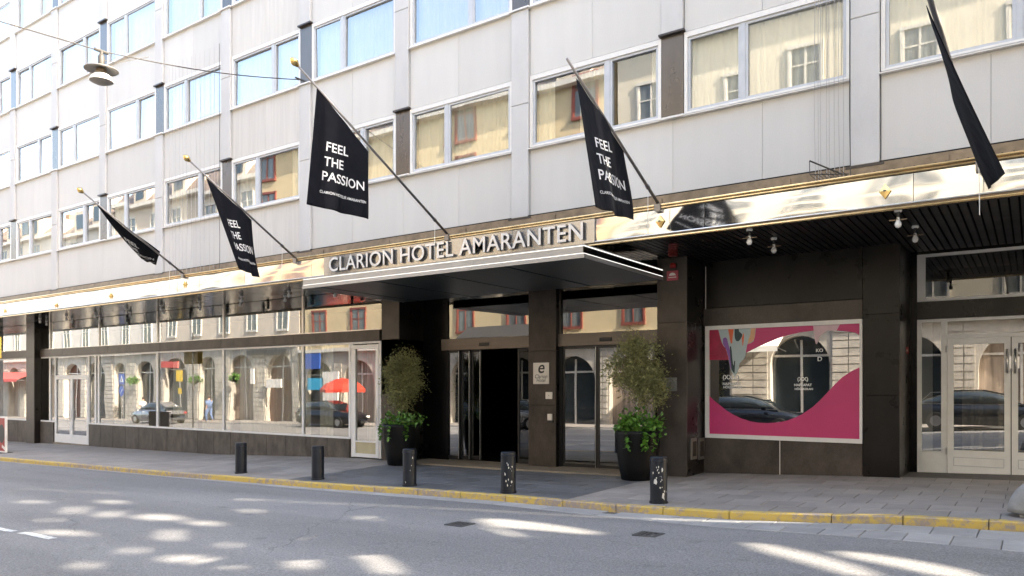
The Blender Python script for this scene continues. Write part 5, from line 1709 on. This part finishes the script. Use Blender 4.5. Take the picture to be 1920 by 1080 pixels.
def opp_building(lab, x0, x1, top, wall, storeys, pitch, ww, wh, trim, ground='stone', arched=(), mansard=None, gmat='opp_stone', gtop=None):
    zg = min(lut(ZC, x0), lut(ZC, x1)) + EYE - .3
    o = empty('street_house', ((x0 + x1) / 2, YO, zg), lab, 'building', 'houses across the street')
    gt = gtop
    box('wall', wall, x0, x1, YO - 9, YO, gt, top, o)
    # ground floor with arches: piers and dark glazing between
    n = max(1, int(round((x1 - x0) / 3.9))); pw_ = (x1 - x0) / n
    box('ground_floor_core', gmat, x0, x1, YO - 9, YO - .5, zg, gt - .001, o)
    for i in range(n):
        xc = x0 + pw_ * (i + .5); w = pw_ * (.74, .62, .78, .66, .46)[(i * 2 + int(abs(x0))) % 5]; zs = gt - .62 - w / 2
        L = [(xc - pw_ / 2 + .003, zg), (xc - w / 2, zg)] + [(xc - w / 2 * math.cos(t), zs + w / 2 * math.sin(t)) for t in frange(0, math.pi, 12)] + [(xc + w / 2, zg), (xc + pw_ / 2 - .003, zg), (xc + pw_ / 2 - .003, gt - .002), (xc - pw_ / 2 + .003, gt - .002)]
        m = MB().poly([L], lambda a, b2: (a, YO + .02, b2))
        k = len(L)
        m.add([(a, YO + .02, b2) for a, b2 in L] + [(a, YO - .45, b2) for a, b2 in L], [(j, (j + 1) % k, k + (j + 1) % k, k + j) for j in range(k)])
        ar = m.build('arch', gmat, o)
        MB().box(xc - w / 2 - .1, xc + w / 2 + .1, YO - .44, YO - .40, zg + .5, gt - .5).build('shop_pane', ('opp_glass', 'shop_warm', 'opp_glass', 'shop_drape', 'opp_glass')[(i * 3 + int(abs(x0))) % 5], ar)
        MB().box(xc - w / 2, xc + w / 2, YO - .38, YO - .33, gt - 1.55, gt - 1.45).build('shop_transom', 'opp_trim', ar)
        MB().box(xc - .05, xc + .05, YO - .39, YO - .34, zg + .5, gt - .8).build('shop_mullion', 'opp_trim', ar)
        # stone courses
        m = MB(); z = zg + .5
        while z < gt - .3:
            m.box(xc + w / 2 + .12, xc + pw_ / 2 - .02, YO + .021, YO + .07, z, z + .29); m.box(xc - pw_ / 2 + .02, xc - w / 2 - .12, YO + .021, YO + .07, z, z + .29); z += .34
        m.build('stone_courses', gmat, ar)
    box('cornice', 'opp_trim', x0 + .01, x1 - .01, YO + .001, YO + .28, gt - .06, gt + .16, o)
    for si, zs in enumerate(storeys):
        n2 = max(1, int((x1 - x0 - .8) / pitch)); p2 = (x1 - x0) / n2
        for i in range(n2):
            opp_window(o, x0 + p2 * (i + .5), zs, ww, wh, trim, arched=si in arched)
    box('eaves', 'opp_trim', x0 + .01, x1 - .01, YO + .001, YO + .45, top - .25, top, o)
    if mansard:
        hh = mansard
        m = MB().add([(x0, YO + .1, top + .001), (x1, YO + .1, top + .001), (x1, YO - 1.6, top + hh), (x0, YO - 1.6, top + hh), (x0, YO - 9, top), (x1, YO - 9, top), (x1, YO - 7, top + hh), (x0, YO - 7, top + hh)],
             [(0, 1, 2, 3), (3, 2, 6, 7), (4, 7, 6, 5), (0, 3, 7, 4), (1, 5, 6, 2)])
        rf_ = m.build('roof', 'opp_roof', o)
        n3 = max(1, int((x1 - x0) / 5))
        for i in range(n3):
            xc = x0 + (x1 - x0) * (i + .5) / n3
            d_ = MB().box(xc - .9, xc + .9, YO - 1.5, YO - .1, top + .2, top + 1.9).build('dormer', 'opp_cream', rf_)
            MB().box(xc - .55, xc + .55, YO - .099, YO - .06, top + .45, top + 1.6).build('dormer_pane', 'opp_glass', rf_)
            if i % 2 == 0:
                MB().box(xc + 2, xc + 2.9, YO - 3.5, YO - 2.5, top + hh - .5, top + hh + 1.6).build('chimney', 'chimney_brick', rf_)
    return o
E = EYE
opp_building('grey stone house with tall shop arches straight across from the poster window', -14.8, 14, 15.0 + E, 'opp_brick', [3.9 + E, 7.4 + E, 10.9 + E], 3.0, 1.1, 2.0, 'opp_trim', gtop=2.9 + E, mansard=1.5)
opp_building('ochre yellow house with red window frames across from the doors', -40.5, -15, 14.4 + E, 'opp_yellow', [3.0 + E, 6.4 + E, 9.8 + E, 12.6 + E], 3.1, 1.15, 1.9, 'opp_red', gtop=2.3 + E, mansard=1.6)
opp_building('cream house with round-headed windows across from the shop glazing', -57.5, -40.7, 13.5 + E, 'opp_cream', [4.0 + E, 7.4 + E, 10.8 + E], 2.9, 1.1, 1.8, 'opp_trim', arched=(0, 1), gtop=2.9 + E, mansard=2.2)
opp_building('tall white house with pale stone ground floor down the street', -78, -57.7, 13.0 + E, 'opp_white', [3.6 + E, 7.0 + E, 10.4 + E], 3.0, 1.1, 1.9, 'opp_trim', arched=(1,), gtop=2.7 + E, mansard=1.5)
opp_building('plain white house farthest down the street with a red awning', -112, -78.2, 13.5 + E, 'opp_white', [3.4 + E, 6.8 + E, 10.2 + E], 3.2, 1.1, 1.9, 'opp_trim', gtop=2.5 + E, mansard=1.5)
for f in list(_wc.values()):
    for ch in KIDS[f.name]: bpy.data.objects.remove(ch, do_unlink=True)
    bpy.data.objects.remove(f, do_unlink=True)
def awning(x0, x1, z, d, mat, lab):
    zz2 = z
    m = MB().add([(x0, YO + .06, zz2), (x1, YO + .06, zz2), (x1, YO + d, zz2 - .7), (x0, YO + d, zz2 - .7), (x0, YO + d, zz2 - .95), (x1, YO + d, zz2 - .95), (x0, YO + .06, zz2 - .05), (x1, YO + .06, zz2 - .05), (x0, YO + d - .03, zz2 - .75), (x1, YO + d - .03, zz2 - .75)],
                 [(0, 3, 2, 1), (3, 4, 5, 2), (6, 7, 9, 8), (0, 6, 8, 3), (1, 2, 9, 7)])
    a_ = empty('awning', ((x0 + x1) / 2, YO, z), lab, 'awning')
    m.build('canvas', mat, a_)
    b_ = MB(); b_.tube([(x0, YO + .05, z - .9), (x0, YO + d, z - .8)], .02, 6); b_.tube([(x1, YO + .05, z - .9), (x1, YO + d, z - .8)], .02, 6); b_.build('arms', 'steel', a_)
awning(-86.5, -78.5, 1.4 + E, 2.0, 'awning_red', 'wide faded red awning mirrored at the left edge of the glazing')
awning(-13.2, -9.2, 2.5 + E, 1.4, 'curtain_white', 'pale striped awning mirrored in the poster window')
awning(-27.5, -21.5, 3.2 + E, 1.2, 'awning_dark', 'black flat awning mirrored above the open door')

# red parasol
def parasol(X_, Y_, lab):
    zb = smooth_c(X_) + EYE
    o = empty('parasol', (X_, Y_, zb), lab, 'parasol')
    MB().tube([(X_, Y_, zb), (X_, Y_, zb + 2.75)], .025, 8).build('pole', 'steel', o)
    n = 8; R = 1.35; vs = [(X_, Y_, zb + 2.8)]; fs = []
    for ring, (r, z) in enumerate(((.5, 2.68), (1.0, 2.45), (R, 2.1), (R, 1.9))):
        for k in range(n): t = 2 * math.pi * k / n; vs.append((X_ + r * math.cos(t), Y_ + r * math.sin(t), zb + z))
    for k in range(n): fs.append((0, 1 + k, 1 + (k + 1) % n))
    for ring in range(3):
        for k in range(n): a_, b_ = 1 + ring * n + k, 1 + ring * n + (k + 1) % n; fs.append((a_, a_ + n, b_ + n, b_))
    MB().add(vs, fs).build('canopy', 'parasol_red', o)
    MB().lathe([(.25, 0), (.25, .08), (.05, .1)], (X_, Y_, zb), 14).build('base', 'iron', o)
parasol(-34.5, -5.2, 'open red parasol mirrored in the shop glazing beside the single door')

def road_sign(X_, Y_, lab, panels):
    zb = smooth_c(X_) + EYE
    o = empty('road_sign', (X_, Y_, zb), lab, 'road sign')
    MB().tube([(X_, Y_, zb), (X_, Y_, zb + 3.6)], .035, 8).build('pole', 'steel', o)
    for z, shape, mat, s in panels:
        if shape == 'round':
            MB().poly([[(X_ + s * math.cos(t), zb + z + s * math.sin(t)) for t in frange(0, 2 * math.pi, 20)[:-1]]], lambda a, b_: (a, Y_ + .05, b_)).build('panel', mat, o)
            MB().lathe([(.03, 0), (.03, .02)], (X_, Y_ + .04, zb + z), 8).build('clip', 'steel', o)
            ar = MB().add([(X_ - s * .5, Y_ + .055, zb + z - s * .45), (X_ - s * .38, Y_ + .055, zb + z - s * .55), (X_ + s * .5, Y_ + .055, zb + z + s * .4), (X_ + s * .38, Y_ + .055, zb + z + s * .5)], [(0, 1, 2, 3)]).build('arrow', 'white_print', o)
        else:
            MB().box(X_ - s, X_ + s, Y_ + .04, Y_ + .055, zb + z - s, zb + z + s).build('panel', mat, o)
            if mat == 'sign_blue':
                MB().add([(X_ - s * .75, Y_ + .06, zb + z - s * .6), (X_ + s * .75, Y_ + .06, zb + z - s * .6), (X_, Y_ + .06, zb + z + s * .75)], [(0, 1, 2)]).build('triangle', 'white_print', o)
                MB().tube([(X_, Y_ + .065, zb + z - s * .4), (X_, Y_ + .065, zb + z + s * .2)], .03, 6).build('figure', 'print_black', o)
road_sign(-58.5, -4.4, 'blue zebra crossing sign over a round blue sign, mirrored in the shop glazing', [(3.2, 'sq', 'sign_blue', .42), (2.25, 'round', 'sign_blue', .42)])
road_sign(-50.5, -4.4, 'yellow parking sign over a small orange plate, mirrored in the shop glazing', [(3.3, 'sq', 'sign_yellow', .40), (2.2, 'sq', 'sign_yellow', .22)])
def shop_sign(x0, x1, z0, z1, mat, lab, y=YO + .3, txt=None):
    o = empty('shop_sign', (x0, YO, z0), lab, 'sign')
    MB().slab_y(x0, x1, y - .1, y, z0, z1, .004).build('sign_box', mat, o)
    MB().box(x0 + .1, x0 + .16, YO, y - .101, z0 + .1, z1 - .1).build('bracket', 'steel', o)
shop_sign(-39.9, -38.3, 1.2 + E, 2.2 + E, 'sign_blue', 'blue and white shop sign mirrored near the right end of the glazing', )
shop_sign(-39.6, -37.9, -.2 + E, .6 + E, 'sign_cyan', 'light blue banner mirrored near the right end of the glazing')
shop_sign(-43.8, -42.2, -.1 + E, .5 + E, 'white_plastic', 'white square shop sign mirrored in the widest pane')
shop_sign(-46, -41.8, 2.2 + E, 2.55 + E, 'awning_dark', 'long dark sign board mirrored high in the widest pane')

shop_sign(-45.6, -45.2, .2 + E, 1.3 + E, 'white_plastic', 'narrow white hanging shop sign mirrored left of the square one')
shop_sign(-57.0, -54.6, 1.5 + E, 2.0 + E, 'awning_red', 'long dull red shop sign mirrored behind the zebra crossing sign')
shop_sign(-38.0, -36.6, -1.1 + E, 1.0 + E, 'white_plastic', 'tall white poster panel mirrored behind the red parasol')
def basket(X_, z, lab):
    o = empty('hanging_basket', (X_, YO + .6, z), lab, 'plant', 'hanging baskets across the street')
    rnd = random.Random(int(-X_ * 10)); m = MB()
    leaf_cloud(m, (X_, YO + .6, z), .55, .35, .22, 420, .16, rnd, clumps=14, aspect=.7, shell=0)
    m.build('leaves', 'leaf_bright', o)
    MB().lathe([(.05, -.3), (.22, -.1), (.24, 0)], (X_, YO + .6, z), 12).build('pot', 'pot', o)
    MB().tube([(X_, YO, z + .5), (X_, YO + .6, z + .5), (X_, YO + .6, z)], .015, 5).build('bracket', 'wire', o)
basket(-46.9, .6 + E, 'green hanging basket mirrored in the widest shop pane')
basket(-51.8, .5 + E, 'green hanging basket mirrored right of the yellow sign')
basket(-60.5, .5 + E, 'green hanging basket mirrored left of the zebra crossing sign')

# ---- parked cars
def car(cx, cy, mat, lab, L=4.75, tall=1.47, wagon=True, face=1):
    zb = road(cx, cy)
    o = empty('parked_car', (cx, cy, zb), lab, 'car', 'cars parked across the street')
    Wd = .92
    st = [(-2.36, .45, .70, .62), (-2.25, .30, .92, .80), (-1.7, .22, .98, .88), (-.9, .20, 1.0, .91), (0, .20, 1.0, .92), (.9, .20, .98, .92), (1.5, .22, .93, .90), (2.05, .28, .80, .82), (2.33, .42, .62, .60)]
    vs = []
    for x, zl, zt, hw in st:
        x *= face
        vs += [(cx + x, cy - hw * .92, zb + zl), (cx + x, cy - hw, zb + (zl + zt) * .5), (cx + x, cy - hw * .94, zb + zt * .94), (cx + x, cy - hw * .75, zb + zt), (cx + x, cy + hw * .75, zb + zt), (cx + x, cy + hw * .94, zb + zt * .94), (cx + x, cy + hw, zb + (zl + zt) * .5), (cx + x, cy + hw * .92, zb + zl)]
    m = MB(); k = 8
    fs = [(i * k + j, i * k + (j + 1) % k, (i + 1) * k + (j + 1) % k, (i + 1) * k + j) for i in range(len(st) - 1) for j in range(k)]
    fs += [tuple(range(k)), tuple((len(st) - 1) * k + j for j in reversed(range(k)))]
    m.add(vs, fs).build('body', mat, o, smooth=True)
    gh = [(-2.15, .93, .01, .74), (-1.75, .96, .46 if wagon else .2, .70), (-.9, .98, .50, .68), (.1, .98, .50, .67), (.75, .96, .36, .69), (1.35, .94, .01, .74)]
    vs = []
    for x, z0, hh, hw in gh:
        x *= face
        vs += [(cx + x, cy - hw - .10, zb + z0 - .03), (cx + x, cy - hw * (1 - .12 * hh * 2), zb + z0 + hh * .86), (cx + x, cy - hw * .6, zb + z0 + hh), (cx + x, cy + hw * .6, zb + z0 + hh), (cx + x, cy + hw * (1 - .12 * hh * 2), zb + z0 + hh * .86), (cx + x, cy + hw + .10, zb + z0 - .03)]
    k = 6
    m = MB().add(vs, [(i * k + j, i * k + (j + 1) % k, (i + 1) * k + (j + 1) % k, (i + 1) * k + j) for i in range(len(gh) - 1) for j in range(k)] + [tuple(range(k)), tuple((len(gh) - 1) * k + j for j in reversed(range(k)))])
    m.build('glasshouse', 'opp_glass', o, smooth=True)
    rv = []
    for x, z0, hh, hw in gh[1:5]:
        x *= face; rv += [(cx + x, cy - hw * .66, zb + z0 + hh + .004), (cx + x, cy + hw * .66, zb + z0 + hh + .004), (cx + x, cy + hw * .66, zb + z0 + hh + .03), (cx + x, cy - hw * .66, zb + z0 + hh + .03)]
    MB().add(rv, [(i * 4 + j, i * 4 + (j + 1) % 4, (i + 1) * 4 + (j + 1) % 4, (i + 1) * 4 + j) for i in range(3) for j in range(4)] + [(3, 2, 1, 0), (12, 13, 14, 15)]).build('roof', mat, o)
    tr = MB().tube([(cx - 2.0 * face, cy + .85, zb + .98), (cx - 1.6 * face, cy + .72, zb + 1.40), (cx, cy + .70, zb + 1.46), (cx + .7 * face, cy + .74, zb + 1.30), (cx + 1.3 * face, cy + .86, zb + .98), (cx - 2.0 * face, cy + .87, zb + .97)], .012, 5)
    tr.build('window_trim', 'steel', o)
    for wx in (-1.42, 1.42):
        for sy in (-1, 1):
            wh = empty('wheel', (cx + wx * face, cy + sy * .80, zb + .33), parent=o)
            m = MB(); n = 20
            for (r, y) in ((.20, .11), (.31, .115), (.33, .09), (.33, -.09), (.31, -.115)):
                for q in range(n):
                    t = 2 * math.pi * q / n; m.v.append(Vector((cx + wx * face + r * math.cos(t), cy + sy * (.80 + y * 1), zb + .33 + r * math.sin(t))))
            for i in range(4):
                for q in range(n): m.f.append((i * n + q, i * n + (q + 1) % n, (i + 1) * n + (q + 1) % n, (i + 1) * n + q))
            m.build('tyre', 'rubber', wh)
            m = MB(); c0 = Vector((cx + wx * face, cy + sy * .90, zb + .33)); m.v.append(c0)
            for q in range(n): t = 2 * math.pi * q / n; m.v.append(c0 + Vector((.2 * math.cos(t), 0, .2 * math.sin(t))))
            m.f += [(0, 1 + q, 1 + (q + 1) % n) for q in range(n)]
            m.build('rim', 'steel', wh)
    for sy in (-1, 1):
        MB().box(cx + 2.12 * face, cx + 2.30 * face, cy + sy * .50, cy + sy * .74, zb + .60, zb + .70).build('headlight', 'opal', o)
        MB().box(cx - 2.34 * face, cx - 2.24 * face, cy + sy * .52, cy + sy * .74, zb + .72, zb + .86).build('tail_light', 'red_plastic', o)
        MB().box(cx + .8 * face, cx + .95 * face, cy + sy * .95, cy + sy * 1.10, zb + .95, zb + 1.07).build('mirror', mat, o)
car(-9.6, -2.9, 'car_black', 'black estate car with chrome window trim, mirrored in the poster window', face=1)
car(-1.6, -2.9, 'car_black', 'dark car mirrored in the right-hand glass doors', wagon=False, face=1)
car(-21.5, -2.9, 'car_silver', 'dark grey car mirrored in the closed sliding door', wagon=False, face=-1)
car(-50.5, -2.7, 'car_silver', 'silver car mirrored low in the middle of the shop glazing', wagon=False, face=-1)
car(-33.0, -3.0, 'car_black', 'dark car mirrored beside the red parasol', face=1)

# ---- people walking, seen in the glass
def person(X_, Y_, lab, shirt, facing=1):
    zb = smooth_c(X_) + EYE
    J = {'pel': (0, 0, .95), 'ch': (.02, 0, 1.30), 'nk': (.03, 0, 1.50), 'hd': (.05, 0, 1.60), 'hd2': (.05, 0, 1.74),
         'hl': (0, .10, .90), 'kl': (.18, .10, .50), 'al': (.12, .10, .08), 'tl': (.28, .10, .04),
         'hr': (0, -.10, .90), 'kr': (-.08, -.10, .50), 'ar': (-.34, -.10, .14), 'tr': (-.22, -.10, .04),
         'sl': (.02, .19, 1.43), 'el': (-.10, .23, 1.15), 'wl': (-.02, .24, .92), 'fl': (.02, .24, .84),
         'sr': (.02, -.19, 1.43), 'er': (.08, -.24, 1.15), 'wr': (.28, -.22, 1.02), 'fr': (.35, -.21, .98)}
    R = {'pel': .15, 'ch': .16, 'nk': .06, 'hd': .09, 'hd2': .085, 'hl': .10, 'kl': .065, 'al': .045, 'tl': .035, 'hr': .10, 'kr': .065, 'ar': .045, 'tr': .035,
         'sl': .065, 'el': .045, 'wl': .032, 'fl': .03, 'sr': .065, 'er': .045, 'wr': .032, 'fr': .03}
    ks = list(J); E_l = [('pel', 'ch'), ('ch', 'nk'), ('nk', 'hd'), ('hd', 'hd2'), ('pel', 'hl'), ('hl', 'kl'), ('kl', 'al'), ('al', 'tl'), ('pel', 'hr'), ('hr', 'kr'), ('kr', 'ar'), ('ar', 'tr'),
         ('ch', 'sl'), ('sl', 'el'), ('el', 'wl'), ('wl', 'fl'), ('ch', 'sr'), ('sr', 'er'), ('er', 'wr'), ('wr', 'fr')]
    me = bpy.data.meshes.new('person')
    me.from_pydata([(J[k][0] * facing, J[k][1], J[k][2]) for k in ks], [(ks.index(a), ks.index(b_)) for a, b_ in E_l], [])
    o = bpy.data.objects.new('person', me); COL.objects.link(o); o.location = (X_, Y_, zb); WL[o.name] = Vector((X_, Y_, zb))
    tag(o, lab, 'person')
    me.materials.append(MATS['skin'])
    sk = o.modifiers.new('body', 'SKIN')
    for i, k in enumerate(ks):
        me.skin_vertices[0].data[i].radius = (R[k], R[k])
    me.skin_vertices[0].data[0].use_root = True
    su = o.modifiers.new('smooth', 'SUBSURF'); su.levels = 1; su.render_levels = 1
    # clothing and hair as separate children
    def shell(name, mat, chain, rr):
        m = MB(); m.tube([Vector((J[k][0] * facing, J[k][1], J[k][2])) + Vector((X_, Y_, zb)) for k in chain], rr, 12)
        m.build(name, mat, o, smooth=True)
    shell('shirt', shirt, ['pel', 'ch', 'nk'], [.175, .20, .09])
    shell('sleeve', shirt, ['sl', 'el'], [.085, .065]); shell('sleeve', shirt, ['sr', 'er'], [.085, .065])
    shell('trouser_leg', 'cloth_blue', ['pel', 'hl', 'kl', 'al'], [.12, .125, .085, .065]); shell('trouser_leg', 'cloth_blue', ['pel', 'hr', 'kr', 'ar'], [.12, .125, .085, .065])
    MB().lathe([(.10, -.04), (.112, .03), (.10, .09), (.05, .125), (.01, .13)], (X_ + (.05 - .025) * facing, Y_, zb + 1.68), 14).build('hair', 'hair', o, smooth=True)
person(-56.5, -4.9, 'walking person in a white shirt and blue trousers, mirrored under the blue signs', 'cloth_white', 1)
person(-47.8, -4.9, 'walking person in blue, mirrored beside the yellow sign', 'cloth_blue', -1)
person(-6.4, -4.8, 'person in a light blue shirt mirrored behind the estate car', 'cloth_white', -1)

# ================================================================== ADDED SUN MASK, UNSEEN TO THE RIGHT (openings cut to shape sun patches)
GXP = XE + .12
def to_road(px, py):
    r = ray(px, py); z = -1.85; X_ = Y_ = 0
    for _ in range(10):
        t = z / r.z; X_, Y_ = r.x * t, r.y * t
        z = road(X_, Y_) - EYE
    return Vector((X_, Y_, z + EYE))
def ell(cx_, cy_, rx, ry, rot, n=14):
    out = []
    for k in range(n):
        t = 2 * math.pi * k / n; ca, sa = math.cos(math.radians(rot)), math.sin(math.radians(rot))
        x, y = rx * math.cos(t), ry * math.sin(t)
        out.append((cx_ + x * ca - y * sa, cy_ + x * sa + y * ca))
    return out
patches = [ell(95, 975, 14, 4, -8), ell(250, 1032, 20, 7, -10), ell(470, 958, 16, 4, 12), ell(430, 1022, 13, 6, -20), ell(690, 972, 18, 4, 14), ell(60, 941, 22, 3.5, 4), ell(160, 1060, 24, 9, -12),
           ell(140, 957, 19, 8, -22), ell(210, 941, 24, 4.5, 5), ell(207, 964, 21, 8, -14), ell(288, 933, 22, 5.5, 8), ell(377, 929, 19, 6, -6), ell(415, 920, 22, 3.5, 5),
           ell(385, 981, 36, 5.5, 6), ell(320, 1003, 20, 15, -12), ell(600, 947, 25, 8, 15), ell(566, 1052, 26, 26, 6),
           [(576, 1010), (610, 1009), (650, 1020), (700, 1037), (735, 1055), (752, 1076), (715, 1078), (690, 1052), (640, 1030), (600, 1018)],
           [(895, 974), (930, 972), (1000, 979), (1070, 989), (1125, 999), (1110, 1003), (1030, 996), (960, 990), (925, 988)],
           [(932, 991), (965, 1000), (985, 1008), (955, 1004), (905, 985)],
           [(1395, 1016), (1440, 1020), (1520, 1038), (1600, 1060), (1650, 1080), (1600, 1080), (1500, 1052), (1430, 1032)],
           [(1560, 1032), (1620, 1036), (1720, 1052), (1800, 1068), (1850, 1084), (1760, 1080), (1660, 1058), (1590, 1044)],
           [(300, 1048), (335, 1040), (380, 1042), (425, 1052), (452, 1068), (418, 1064), (375, 1056), (335, 1056)],
           [(60, 1000), (95, 993), (140, 995), (180, 1004), (150, 1004), (110, 1002)],
           [(250, 969), (285, 963), (325, 966), (352, 975), (318, 975), (280, 975)],
           ell(455, 898, 28, 2.6, 4), ell(30, 920, 30, 4, 6), ell(40, 1004, 4, 1, 0)]
holes = []
for P_ in patches:
    L = []
    _cx = sum(a for a, b_ in P_) / len(P_); _cy = sum(b_ for a, b_ in P_) / len(P_)
    _rj = random.Random(int(_cx * 7)); _e = len(P_) == 14
    for px, py in [(_cx + (a - _cx) * (.92 if _e else .985) * (_rj.uniform(.72, 1.12) if _e else 1), _cy + (b_ - _cy) * (.78 if _e else .97) * (_rj.uniform(.72, 1.12) if _e else 1)) for a, b_ in P_]:
        q = to_road(px, py)
        t = (GXP - q.x) / SUN.x
        L.append((q.y + SUN.y * t, q.z + SUN.z * t))
    if max(a for a, b_ in L) < 11.4 and min(a for a, b_ in L) > 1.6: holes.append(L)
HOLES_KEPT = len(holes)
gs = empty('gable_screen', (GXP, 6, 0), 'added upright screen, unseen to the right, with irregular openings that shape the sun patches on the road', 'wall')
GT = ZTOP + .6
m = MB()
outer = [(1.2, -1.5), (11.55, -1.5), (11.55, GT), (1.2, GT)]
m.poly([outer] + holes, lambda a, b_: (GXP, a, b_))
m.build('gable_wall', 'opp_stone', gs)  # added blocker: keeps sun off the road except through the patch openings
print('PATCH HOLES', HOLES_KEPT, 'of', len(patches))
